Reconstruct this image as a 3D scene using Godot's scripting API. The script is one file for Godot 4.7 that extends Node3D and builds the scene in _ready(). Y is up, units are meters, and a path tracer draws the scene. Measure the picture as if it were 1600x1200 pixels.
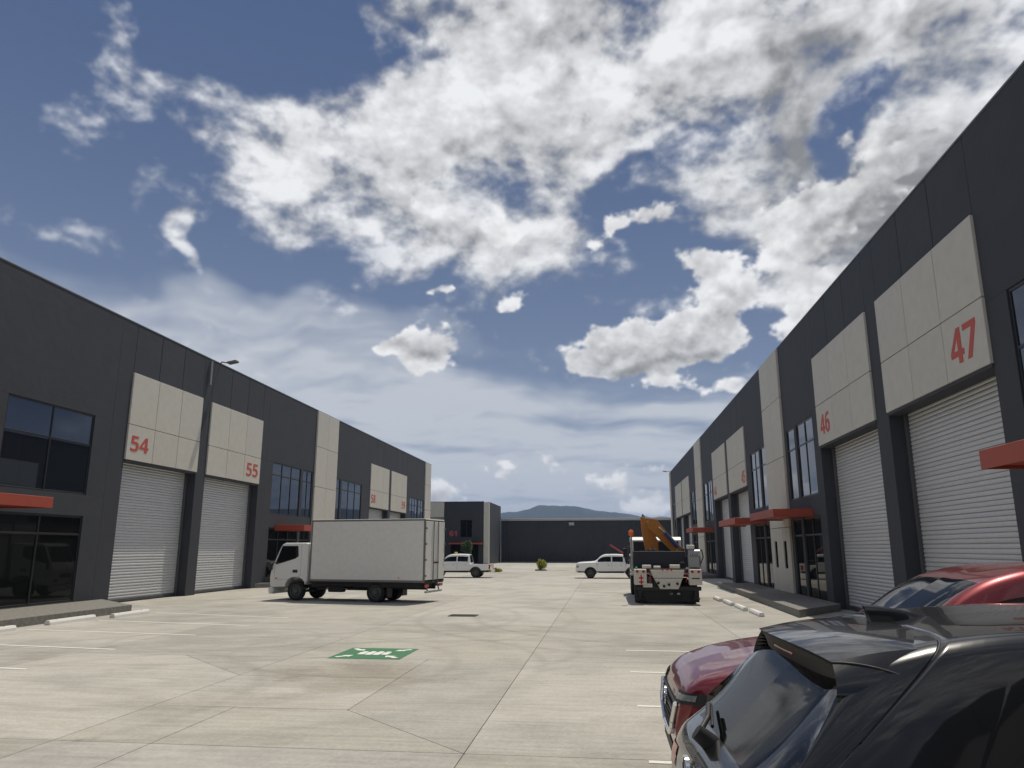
extends Node3D
# A yard between two rows of dark warehouse units. x runs across the yard, -z down the yard, y up; metres.

func _ready() -> void:
	# camera
	var cam := Camera3D.new()
	cam.name = "camera"
	add_child(cam)
	cam.position = Vector3(0, 1.8, 0)
	cam.rotation_degrees = Vector3(12.45, 6.95, 0)
	cam.fov = rad_to_deg(2.0 * atan(600.0 / 1160.0))
	cam.near = 0.05
	cam.far = 12000.0
	# sky and exposure
	var we := WorldEnvironment.new()
	we.name = "environment"
	var env := Environment.new()
	we.environment = env
	add_child(we)
	env.background_mode = Environment.BG_SKY
	env.sky = make_sky()
	env.sky_rotation = Vector3(0, PI, 0)
	env.background_energy_multiplier = 1.0
	env.tonemap_mode = Environment.TONE_MAPPER_LINEAR
	env.tonemap_exposure = 1.0
	env.fog_enabled = true
	env.fog_density = 0.00018
	env.fog_light_color = Color(0.66, 0.80, 1.0)
	env.sdfgi_enabled = true
	env.ssao_enabled = true
	env.ssil_enabled = true
	# sun: high, down the yard and a little to its right
	var sun := DirectionalLight3D.new()
	sun.name = "sun"
	add_child(sun)
	var to_sun := Vector3(0.15, 1.0, -0.36).normalized()
	sun.look_at_from_position(to_sun * 50.0, Vector3.ZERO, Vector3.UP)
	sun.light_energy = 1.15
	sun.light_color = Color(1.0, 0.965, 0.90)
	sun.light_angular_distance = 0.6
	sun.shadow_enabled = true
	print("sky ", Time.get_ticks_msec())
	make_materials()
	yard()
	hills()
	print("ground ", Time.get_ticks_msec())
	left_row()
	right_row()
	far_block()
	end_hall()
	near_hall()
	print("rows ", Time.get_ticks_msec())
	ground_things()
	plants()
	vehicles()
	print("done ", Time.get_ticks_msec())

# ---------------------------------------------------------------- mesh building
class Shape:
	var v := PackedVector3Array()
	var n := PackedVector3Array()
	var uv := PackedVector2Array()
	var uv2 := PackedVector2Array()
	var idx := PackedInt32Array()
	var mapped := false

	func tri(a: Vector3, b: Vector3, c: Vector3, na: Vector3, nb: Vector3, nc: Vector3) -> void:
		var at := v.size()
		v.append(a); v.append(b); v.append(c)
		n.append(na); n.append(nb); n.append(nc)
		# front faces run clockwise
		if (b - a).cross(c - a).dot(na + nb + nc) > 0.0:
			idx.append(at); idx.append(at + 2); idx.append(at + 1)
		else:
			idx.append(at); idx.append(at + 1); idx.append(at + 2)

	func flat3(a: Vector3, b: Vector3, c: Vector3, from: Vector3) -> void:
		var k := (b - a).cross(c - a).normalized()
		if k.dot((a + b + c) / 3.0 - from) < 0.0:
			k = -k
		tri(a, b, c, k, k, k)

	func flat4(a: Vector3, b: Vector3, c: Vector3, d: Vector3, from: Vector3) -> void:
		var k := (c - a).cross(d - b).normalized()
		if k.dot((a + b + c + d) / 4.0 - from) < 0.0:
			k = -k
		tri(a, b, c, k, k, k)
		tri(a, c, d, k, k, k)

	func flat_pane(a: Vector3, b: Vector3, c: Vector3, d: Vector3) -> Shape:
		flat4(a, b, c, d, Vector3(5.4, 1.4, 0))
		return self

	func box(c: Vector3, size: Vector3, bevel := 0.0, turn := Basis.IDENTITY) -> Shape:
		var h := size / 2.0
		var e := minf(bevel, minf(h.x, minf(h.y, h.z)) * 0.9)
		var ax := [turn.x, turn.y, turn.z]
		var hh := [h.x, h.y, h.z]
		for i in 3:
			var j := (i + 1) % 3
			var k := (i + 2) % 3
			for s in [-1.0, 1.0]:
				var q := []
				for p in [[-1.0, -1.0], [1.0, -1.0], [1.0, 1.0], [-1.0, 1.0]]:
					q.append(c + ax[i] * hh[i] * s + ax[j] * (hh[j] - e) * p[0] + ax[k] * (hh[k] - e) * p[1])
				flat4(q[0], q[1], q[2], q[3], c)
				if e > 0.0:
					for t in [-1.0, 1.0]:
						var a0: Vector3 = c + ax[i] * hh[i] * s + ax[j] * (hh[j] - e) * t
						var b0: Vector3 = c + ax[i] * (hh[i] - e) * s + ax[j] * hh[j] * t
						var along: Vector3 = ax[k] * (hh[k] - e)
						flat4(a0 - along, a0 + along, b0 + along, b0 - along, c)
		if e > 0.0:
			for sx in [-1.0, 1.0]:
				for sy in [-1.0, 1.0]:
					for sz in [-1.0, 1.0]:
						flat3(c + ax[0] * h.x * sx + ax[1] * (h.y - e) * sy + ax[2] * (h.z - e) * sz, c + ax[0] * (h.x - e) * sx + ax[1] * h.y * sy + ax[2] * (h.z - e) * sz, c + ax[0] * (h.x - e) * sx + ax[1] * (h.y - e) * sy + ax[2] * h.z * sz, c)
		return self

	# a box between two corners
	func span(a: Vector3, b: Vector3, bevel := 0.0) -> Shape:
		return box((a + b) / 2.0, (b - a).abs(), bevel)

	func cyl(p0: Vector3, p1: Vector3, r0: float, r1: float, seg := 16, caps := true) -> Shape:
		var up := (p1 - p0).normalized()
		var side := up.cross(Vector3.RIGHT if absf(up.x) < 0.8 else Vector3.UP).normalized()
		var other := up.cross(side)
		for i in seg:
			var a := TAU * i / seg
			var b := TAU * (i + 1) / seg
			var da := side * cos(a) + other * sin(a)
			var db := side * cos(b) + other * sin(b)
			tri(p0 + da * r0, p0 + db * r0, p1 + db * r1, da, db, db)
			tri(p0 + da * r0, p1 + db * r1, p1 + da * r1, da, db, da)
			if caps:
				tri(p0, p0 + da * r0, p0 + db * r0, -up, -up, -up)
				tri(p1, p1 + da * r1, p1 + db * r1, up, up, up)
		return self

	func tube(pts: Array, r: float, seg := 8) -> Shape:
		for i in pts.size() - 1:
			cyl(pts[i], pts[i + 1], r, r, seg)
		return self

	# profile points (radius, height) turned round the y axis of xf
	func lathe(profile: Array, xf: Transform3D, seg := 28) -> Shape:
		for j in profile.size() - 1:
			var p: Vector2 = profile[j]
			var q: Vector2 = profile[j + 1]
			var t := (q - p).normalized()
			var nn := Vector2(t.y, -t.x)
			for i in seg:
				var a := TAU * i / seg
				var b := TAU * (i + 1) / seg
				var ca := Vector3(cos(a), 0, sin(a))
				var cb := Vector3(cos(b), 0, sin(b))
				var na := xf.basis * (ca * nn.x + Vector3.UP * nn.y)
				var nb := xf.basis * (cb * nn.x + Vector3.UP * nn.y)
				var p0 := xf * (ca * p.x + Vector3.UP * p.y)
				var p1 := xf * (cb * p.x + Vector3.UP * p.y)
				var q0 := xf * (ca * q.x + Vector3.UP * q.y)
				var q1 := xf * (cb * q.x + Vector3.UP * q.y)
				tri(p0, p1, q1, na, nb, nb)
				tri(p0, q1, q0, na, nb, na)
		return self

	# a polygon in the xy plane of xf, drawn out along its z by depth
	func prism(poly: PackedVector2Array, xf: Transform3D, depth: float, map_scale := 0.0) -> Shape:
		var cuts := Geometry2D.triangulate_polygon(poly)
		var nz := xf.basis.z.normalized() * signf(depth)
		for i in range(0, cuts.size(), 3):
			var p := [poly[cuts[i]], poly[cuts[i + 1]], poly[cuts[i + 2]]]
			tri(xf * Vector3(p[0].x, p[0].y, depth), xf * Vector3(p[1].x, p[1].y, depth), xf * Vector3(p[2].x, p[2].y, depth), nz, nz, nz)
			tri(xf * Vector3(p[0].x, p[0].y, 0), xf * Vector3(p[1].x, p[1].y, 0), xf * Vector3(p[2].x, p[2].y, 0), -nz, -nz, -nz)
		var cw := 1.0 if Geometry2D.is_polygon_clockwise(poly) else -1.0
		for i in poly.size():
			var a := poly[i]
			var b := poly[(i + 1) % poly.size()]
			var e := (b - a).normalized()
			var k := (xf.basis * Vector3(-e.y, e.x, 0) * cw).normalized()
			var a0 := xf * Vector3(a.x, a.y, 0)
			var b0 := xf * Vector3(b.x, b.y, 0)
			var a1 := xf * Vector3(a.x, a.y, depth)
			var b1 := xf * Vector3(b.x, b.y, depth)
			tri(a0, b0, b1, k, k, k)
			tri(a0, b1, a1, k, k, k)
		return self

	# a sheet of points with smooth normals; out is a point on the inner side. keep: Callable(row, column) -> bool
	func sheet(rows: Array, inner: Callable, keep = null) -> Shape:
		var h := rows.size()
		var w: int = rows[0].size()
		var norm := []
		for i in h:
			var line := PackedVector3Array()
			for j in w:
				var du: Vector3 = rows[i][mini(j + 1, w - 1)] - rows[i][maxi(j - 1, 0)]
				var dv: Vector3 = rows[mini(i + 1, h - 1)][j] - rows[maxi(i - 1, 0)][j]
				var k := du.cross(dv)
				if k.length_squared() < 1e-14:
					k = rows[i][j] - inner.call(rows[i][j])
				k = k.normalized()
				if k.dot(rows[i][j] - inner.call(rows[i][j])) < 0.0:
					k = -k
				line.append(k)
			norm.append(line)
		for i in h - 1:
			for j in w - 1:
				if keep != null and not keep.call(i, j):
					continue
				tri(rows[i][j], rows[i][j + 1], rows[i + 1][j + 1], norm[i][j], norm[i][j + 1], norm[i + 1][j + 1])
				tri(rows[i][j], rows[i + 1][j + 1], rows[i + 1][j], norm[i][j], norm[i + 1][j + 1], norm[i + 1][j])
		return self

	func moved(d: Vector3) -> Shape:
		for i in v.size():
			v[i] += d
		return self

	func mesh(m: Material) -> ArrayMesh:
		var arr := []
		arr.resize(Mesh.ARRAY_MAX)
		arr[Mesh.ARRAY_VERTEX] = v
		arr[Mesh.ARRAY_NORMAL] = n
		if uv.size() == v.size():
			arr[Mesh.ARRAY_TEX_UV] = uv
		if uv2.size() == v.size():
			arr[Mesh.ARRAY_TEX_UV2] = uv2
		arr[Mesh.ARRAY_INDEX] = idx
		var am := ArrayMesh.new()
		am.add_surface_from_arrays(Mesh.PRIMITIVE_TRIANGLES, arr)
		am.surface_set_material(0, m)
		return am

# ---------------------------------------------------------------- naming and parenting
var taken := {}

func numbered(called: String) -> String:
	var k: int = taken.get(called, 0)
	taken[called] = k + 1
	return called if k == 0 else "%s_%03d" % [called, k]

func thing(called: String, label: String, category: String, at := Vector3.ZERO, turn := 0.0, group := "") -> Node3D:
	var o := Node3D.new()
	o.name = numbered(called)
	add_child(o)
	o.position = at
	o.rotation.y = turn
	o.set_meta("label", label)
	o.set_meta("category", category)
	if group:
		o.set_meta("group", group)
	return o

func setting(called: String) -> Node3D:
	var o := Node3D.new()
	o.name = numbered(called)
	add_child(o)
	o.set_meta("kind", "structure")
	return o

func part(parent: Node3D, called: String, s: Shape, m: Material, label := "") -> MeshInstance3D:
	return put_mesh(parent, called, s.mesh(m), label)

func put_mesh(parent: Node3D, called: String, am: Mesh, label := "") -> MeshInstance3D:
	var o := MeshInstance3D.new()
	o.name = called
	o.mesh = am
	parent.add_child(o, true)
	if label:
		o.set_meta("label", label)
	return o

func holder(parent: Node3D, called: String, at := Vector3.ZERO) -> Node3D:
	var o := Node3D.new()
	o.name = called
	parent.add_child(o, true)
	o.position = at
	return o

# ---------------------------------------------------------------- materials
var kept := {}

func lin(r: float, g: float, b: float, a := 1.0) -> Color:
	var c := Color(r, g, b).linear_to_srgb()
	c.a = a
	return c

func noise_picture(key: String, freq: float, octaves: int, dark: float, light: float, size := 512, cell := false) -> NoiseTexture2D:
	if kept.has(key):
		return kept[key]
	var f := FastNoiseLite.new()
	f.seed = key.hash() % 1000
	f.noise_type = FastNoiseLite.TYPE_CELLULAR if cell else FastNoiseLite.TYPE_SIMPLEX_SMOOTH
	f.frequency = freq
	f.fractal_octaves = octaves
	f.fractal_gain = 0.6
	var t := NoiseTexture2D.new()
	t.width = size
	t.height = size
	t.seamless = true
	t.noise = f
	var g := Gradient.new()
	g.set_color(0, Color(dark, dark, dark))
	g.set_color(1, Color(light, light, light))
	t.color_ramp = g
	kept[key] = t
	return t

func bump_picture(key: String, freq: float, octaves: int, strength: float) -> NoiseTexture2D:
	if kept.has(key):
		return kept[key]
	var f := FastNoiseLite.new()
	f.seed = 77
	f.frequency = freq
	f.fractal_octaves = octaves
	var t := NoiseTexture2D.new()
	t.width = 512
	t.height = 512
	t.seamless = true
	t.noise = f
	t.as_normal_map = true
	t.bump_strength = strength
	kept[key] = t
	return t

func plain(key: String, c: Color, rough: float, metal := 0.0) -> StandardMaterial3D:
	if kept.has(key):
		return kept[key]
	var m := StandardMaterial3D.new()
	m.resource_name = key
	m.albedo_color = c
	m.roughness = rough
	m.metallic = metal
	kept[key] = m
	return m

# paint or plaster with faint mottling and an uneven face
func worn(key: String, c: Color, rough: float, grain: Texture2D, metres: float, bump := 0.0, metal := 0.0, world := true) -> StandardMaterial3D:
	if kept.has(key):
		return kept[key]
	var m := plain(key, c, rough, metal)
	m.albedo_texture = grain
	m.uv1_triplanar = true
	m.uv1_world_triplanar = world
	m.uv1_scale = Vector3.ONE / metres
	if bump > 0.0:
		m.normal_enabled = true
		m.normal_texture = bump_picture("bumps", 0.02, 4, 3.0)
		m.normal_scale = bump
	return m

func lacquer(key: String, c: Color, metal := 0.0, rough := 0.35) -> StandardMaterial3D:
	if kept.has(key):
		return kept[key]
	var m := plain(key, c, rough, metal)
	m.clearcoat_enabled = true
	m.clearcoat = 0.8
	m.metallic_specular = 0.35
	m.clearcoat_roughness = 0.03
	return m

func pane_glass(key: String, c: Color) -> StandardMaterial3D:
	if kept.has(key):
		return kept[key]
	var m := plain(key, c, 0.02)
	m.transparency = BaseMaterial3D.TRANSPARENCY_ALPHA
	m.metallic_specular = 0.26
	return m

# ---------------------------------------------------------------- sky
# Clouds by direction: azimuth (degrees clockwise from the far end of the yard) and elevation. Each row: azimuth, elevation, half width, half height, turn, weight.
const DECK := [
	[-2.0, 33.5, 15.0, 8.0, 0.0, 1.15], [6.0, 42.0, 24.0, 7.0, 0.0, 1.15], [21.0, 34.0, 15.0, 8.0, 0.0, 1.15], [27.5, 24.0, 9.0, 6.0, 35.0, 1.1], [19.5, 21.5, 7.5, 5.0, 30.0, 1.05], [13.0, 25.5, 7.0, 4.5, 0.0, 0.95], [12.5, 20.5, 5.5, 2.6, 0.0, 0.75],
	[-18.0, 30.5, 13.0, 5.2, 8.0, 0.86], [-17.0, 24.2, 14.5, 3.6, -12.0, 0.9], [-8.0, 25.6, 8.5, 4.2, -10.0, 0.9], [-4.0, 23.0, 3.0, 2.0, -30.0, 0.7], [-26.0, 28.5, 6.0, 3.4, 30.0, 0.62], [-28.0, 23.6, 6.0, 1.8, -14.0, 0.62],
	[-37.0, 31.5, 8.5, 6.5, 25.0, 0.52], [-44.0, 18.5, 7.0, 1.8, -6.0, 0.55], [-32.6, 21.2, 0.8, 3.4, 28.0, 0.8], [-41.0, 21.5, 5.0, 1.4, -16.0, 0.46], [-37.0, 24.0, 6.0, 1.6, -12.0, 0.42], [-18.5, 39.0, 6.0, 3.0, 0.0, 0.6],
	[21.0, 28.4, 4.0, 1.8, 35.0, -0.72], [7.5, 29.5, 4.6, 1.6, 30.0, -0.4], [-28.5, 36.5, 9.0, 4.6, -10.0, -0.8], [-9.5, 27.2, 3.6, 1.9, -20.0, -0.45], [2.5, 25.6, 6.0, 2.2, 10.0, -0.5], [-46.0, 27.0, 9.0, 9.0, 0.0, -0.5], [6.5, 22.2, 5.0, 1.6, -20.0, -0.45],
]
const HEAPS := [
	[5.2, 15.2, 6.4, 2.3, 6.0, 1.2], [7.6, 16.4, 4.2, 2.6, 0.0, 1.15], [2.6, 15.6, 2.6, 1.8, 20.0, 0.9], [0.2, 14.2, 2.4, 0.9, 8.0, 0.7], [8.6, 20.2, 2.3, 2.3, 0.0, 0.95], [11.2, 18.5, 2.8, 1.4, 0.0, 0.85], [6.5, 12.6, 3.0, 0.9, 0.0, 0.65], [10.0, 11.6, 2.6, 0.8, 0.0, 0.75],
	[-13.7, 14.8, 3.0, 1.9, -8.0, 0.95], [-16.6, 15.0, 2.4, 0.8, 0.0, 0.7], [0.9, 23.8, 3.0, 1.4, 42.0, 0.85], [5.3, 25.0, 3.0, 1.3, 14.0, 0.6], [-6.3, 19.2, 1.3, 0.8, 30.0, 0.5], [-14.0, 19.3, 1.8, 0.5, 0.0, 0.5],
	[15.5, 22.8, 4.2, 3.4, 20.0, 0.95], [20.5, 25.2, 6.0, 2.6, 30.0, 1.05], [17.0, 17.5, 3.6, 2.6, 40.0, 0.95], [-8.0, 24.8, 2.2, 2.0, 0.0, 0.75], [-14.5, 27.0, 5.0, 1.3, -22.0, 0.7], [-3.0, 5.5, 7.0, 1.6, 0.0, 0.40], [4.5, 3.8, 4.5, 1.8, -20.0, 0.50], [-13.0, 3.6, 6.0, 2.4, 0.0, 0.60], [11.5, 5.2, 3.0, 0.7, 0.0, 0.5],
]
const VEIL := [
	[-27.0, 12.5, 18.0, 5.0, -8.0, 0.8], [-9.0, 10.0, 16.0, 3.6, 6.0, 0.65], [6.0, 7.5, 16.0, 2.6, 4.0, 0.75], [-14.0, 6.5, 18.0, 3.5, 0.0, 0.9], [8.0, 10.0, 12.0, 1.6, 8.0, 0.5], [-20.0, 16.5, 12.0, 1.6, -6.0, 0.35], [0.0, 2.5, 60.0, 4.2, 0.0, 0.95], [-4.0, 5.0, 14.0, 3.0, 0.0, 0.6], [30.0, 8.0, 16.0, 6.0, 0.0, 0.5],
]
const GREY := [
	[17.3, 31.5, 5.6, 5.0, 20.0, 0.75], [22.0, 23.4, 6.5, 2.6, 32.0, 0.75], [5.0, 39.6, 8.0, 2.6, 0.0, 0.4], [27.0, 31.0, 3.0, 6.0, -10.0, 0.5], [13.5, 25.3, 3.6, 2.0, 0.0, 0.25], [-3.0, 29.5, 6.0, 2.0, 10.0, 0.3], [16.0, 26.6, 3.0, 3.0, 0.0, 0.35], [5.6, 13.9, 5.0, 0.9, 4.0, 0.55], [-13.4, 14.0, 1.9, 0.7, 0.0, 0.45], [-6.0, 36.0, 5.0, 1.6, 20.0, 0.25],
]
const SKY_WIDE := 4096
var puff: FastNoiseLite
var curl: FastNoiseLite
var broad: FastNoiseLite

var chart := {}

func charted(rows: Array) -> PackedFloat32Array:
	var out := PackedFloat32Array()
	for b in rows:
		var c := cos(deg_to_rad(b[4]))
		var s := sin(deg_to_rad(b[4]))
		out.append_array([b[0], b[1], maxf(b[2], b[3]) * 1.4, c / (b[2] * 1.25), s / (b[2] * 1.25), -s / (b[3] * 1.25), c / (b[3] * 1.25), b[5] * 1.15])
	return out

func blobs(q: PackedFloat32Array, u: float, v: float) -> float:
	var most := 0.0
	var cut := 0.0
	for i in range(0, q.size(), 8):
		var reach := q[i + 2]
		var du := (u - q[i]) * 0.9
		if absf(du) > reach:
			continue
		var dv := v - q[i + 1]
		if absf(dv) > reach:
			continue
		var a := du * q[i + 3] + dv * q[i + 4]
		var e := du * q[i + 5] + dv * q[i + 6]
		var r := a * a + e * e
		if r < 1.0:
			var w := (1.0 - r) * (1.0 - r) * (1.0 + r) * q[i + 7]
			if w > 0.0:
				most += w - most * w * 0.6
			else:
				cut += w
	return most + cut

func sky_color(az: float, el: float) -> Color:
	var a := deg_to_rad(az)
	var e := deg_to_rad(el)
	var d := Vector3(sin(a) * cos(e), sin(e), -cos(a) * cos(e))
	# the air itself
	var t := pow(clampf(1.0 - d.y, 0.0, 1.0), 3.2)
	var c := Color(0.068, 0.112, 0.235).lerp(Color(0.34, 0.42, 0.55), t)
	# how far this direction lies from the charted clouds; beyond them the cover goes on as a broken field of its own
	var off := maxf(absf(az + 6.0) - 42.0, absf(el - 20.0) - 24.0)
	var free := smoothstep(0.0, 16.0, off)
	var w1 := curl.get_noise_3d(d.x * 5.0, d.y * 7.0, d.z * 5.0)
	var w2 := curl.get_noise_3d(d.x * 5.0 + 31.0, d.y * 7.0, d.z * 5.0 + 17.0)
	var u := az + w1 * 4.0
	var v := el + w2 * 2.6
	var wide := broad.get_noise_3d(d.x * 2.2, d.y * 3.0, d.z * 2.2)
	# thin veils, drawn out along the horizon
	var flat := d / (d.y + 0.16)
	var streak := curl.get_noise_3d(flat.x * 0.55 + w1 * 0.3, 7.0, flat.z * 1.5 + w2 * 0.3 + flat.x * 0.35)
	streak += 0.5 * curl.get_noise_3d(flat.x * 1.6, 3.0, flat.z * 5.0 + flat.x * 0.8 + w1)
	var veil := lerpf(blobs(chart.veil, u, v), 0.35 + 0.5 * wide, free)
	veil = clampf(veil * (0.70 + 0.95 * streak), 0.0, 0.85)
	c = c.lerp(Color(0.62, 0.65, 0.695), veil)
	# the broken sheet: soft and fibrous, lit through from above
	var sx := d.x * 5.2 + w1 * 0.25
	var sy := d.y * 8.5
	var sz := d.z * 5.2 + w2 * 0.25
	var n := puff.get_noise_3d(sx, sy, sz)
	var n2 := puff.get_noise_3d(sx, sy + 0.22, sz - 0.05)
	var fine := puff.get_noise_3d(d.x * 15.0 + w1 * 0.4, d.y * 22.0 + w2 * 0.4, d.z * 15.0)
	var deck := lerpf(blobs(chart.deck, u, v), 0.50 + 1.0 * wide, free)
	var rag := puff.get_noise_3d(d.x * 30.0 + d.y * 14.0, d.y * 44.0 - d.x * 12.0, d.z * 30.0)
	var thick := deck * 0.95 - 0.30 + 0.80 * n + 0.46 * fine + 0.34 * rag
	var cover := smoothstep(-0.10, 0.80, thick) * lerpf(0.80, 1.0, smoothstep(0.55, 1.15, deck + 0.3 * n))
	var grey := lerpf(blobs(chart.grey, az + w1 * 2.4, el + w2 * 1.8), 0.34 + 0.4 * w1, free)
	var light := 0.50 + 0.22 * cover + 0.14 * wide + 0.50 * (n - n2) + 0.22 * fine + 0.20 * rag
	light -= 0.42 * clampf(grey * (1.0 + 0.5 * n), 0.0, 1.0) * cover * cover
	light = clampf(light, 0.27, 0.93)
	c = c.lerp(Color(light * 0.985, light * 0.995, light * 1.015), cover * 0.97)
	# heaped clouds with crisper rims
	var heap := lerpf(blobs(chart.heaps, az + w1 * 1.6, el + w2 * 1.2), 0.12 + 0.8 * wide, free)
	if heap > 0.02:
		var m := puff.get_noise_3d(d.x * 11.0, d.y * 14.0, d.z * 11.0)
		var m2 := puff.get_noise_3d(d.x * 11.0, d.y * 14.0 + 0.18, d.z * 11.0 - 0.04)
		var body := heap * 0.9 - 0.38 + 0.95 * m + 0.5 * fine + 0.34 * rag
		var solid := smoothstep(0.0, 0.34, body)
		var lit := 0.66 + 0.62 * (m - m2) + 0.12 * fine + 0.10 * rag + 0.16 * (1.0 - smoothstep(0.1, 0.8, body)) - 0.42 * clampf(grey, 0.0, 1.0)
		lit = clampf(lit, 0.27, 0.95)
		c = c.lerp(Color(lit * 0.99, lit * 0.992, lit), solid * 0.97)
	return c

var sky_rows := []

func sky_row(i: int, wide: int, col0: int, col1: int, row0: int) -> void:
	var el := 90.0 - (row0 + i + 0.5) / wide * 360.0
	var row := PackedByteArray()
	row.resize((col1 - col0) * 3)
	for x in range(col0, col1):
		var c := sky_color((x + 0.5) / wide * 360.0 - 180.0, el).linear_to_srgb()
		var at := (x - col0) * 3
		row[at] = clampi(roundi(c.r * 255.0), 0, 255)
		row[at + 1] = clampi(roundi(c.g * 255.0), 0, 255)
		row[at + 2] = clampi(roundi(c.b * 255.0), 0, 255)
	sky_rows[i] = row

func sky_patch(wide: int, col0: int, col1: int, row0: int, row1: int) -> Image:
	sky_rows = []
	sky_rows.resize(row1 - row0)
	var job := WorkerThreadPool.add_group_task(sky_row.bind(wide, col0, col1, row0), row1 - row0)
	WorkerThreadPool.wait_for_group_task_completion(job)
	var bytes := PackedByteArray()
	for row in sky_rows:
		bytes.append_array(row)
	return Image.create_from_data(col1 - col0, row1 - row0, false, Image.FORMAT_RGB8, bytes)

func make_sky() -> Sky:
	puff = FastNoiseLite.new(); puff.seed = 11; puff.noise_type = FastNoiseLite.TYPE_SIMPLEX_SMOOTH; puff.frequency = 1.0
	puff.fractal_octaves = 6; puff.fractal_gain = 0.52; puff.fractal_lacunarity = 2.1
	curl = FastNoiseLite.new(); curl.seed = 5; curl.noise_type = FastNoiseLite.TYPE_SIMPLEX_SMOOTH; curl.frequency = 1.0; curl.fractal_octaves = 4
	broad = FastNoiseLite.new(); broad.seed = 23; broad.noise_type = FastNoiseLite.TYPE_SIMPLEX_SMOOTH; broad.frequency = 1.0; broad.fractal_octaves = 2
	chart = {deck = charted(DECK), heaps = charted(HEAPS), veil = charted(VEIL), grey = charted(GREY)}
	var low := SKY_WIDE / 8
	var below := Color(0.30, 0.29, 0.26).linear_to_srgb()
	var im := sky_patch(low, 0, low, 0, low / 4)
	im.resize(SKY_WIDE, SKY_WIDE / 4, Image.INTERPOLATE_CUBIC)
	im.crop(SKY_WIDE, SKY_WIDE / 2)
	im.fill_rect(Rect2i(0, SKY_WIDE / 4, SKY_WIDE, SKY_WIDE / 4), below)
	var k := SKY_WIDE / 360.0
	var c0 := int(128.0 * k)
	var r0 := int(46.0 * k)
	var near := sky_patch(SKY_WIDE, c0, int(220.0 * k), r0, SKY_WIDE / 4)
	im.blit_rect(near, Rect2i(Vector2i.ZERO, near.get_size()), Vector2i(c0, r0))
	var p := PanoramaSkyMaterial.new()
	p.panorama = ImageTexture.create_from_image(im)
	p.energy_multiplier = 1.0
	var sky := Sky.new()
	sky.sky_material = p
	return sky

# ---------------------------------------------------------------- warehouse rows
# One row of units whose face stands at x = fx and looks towards x * out. Along the row, d is the distance down the yard (z = -d).
class Row:
	var root: Node3D
	var fx: float
	var out: float
	var y_roof := 9.43

	# a box between d0..d1, y0..y1, from a to b metres in front of the face
	func slab(d0: float, d1: float, y0: float, y1: float, a: float, b: float, bevel := 0.0) -> Shape:
		return Shape.new().span(at(d0, y0, a), at(d1, y1, b), bevel)

	func at(d: float, y: float, forward: float) -> Vector3:
		return Vector3(fx + out * forward, y, -d) - root.position

var M := {}

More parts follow.
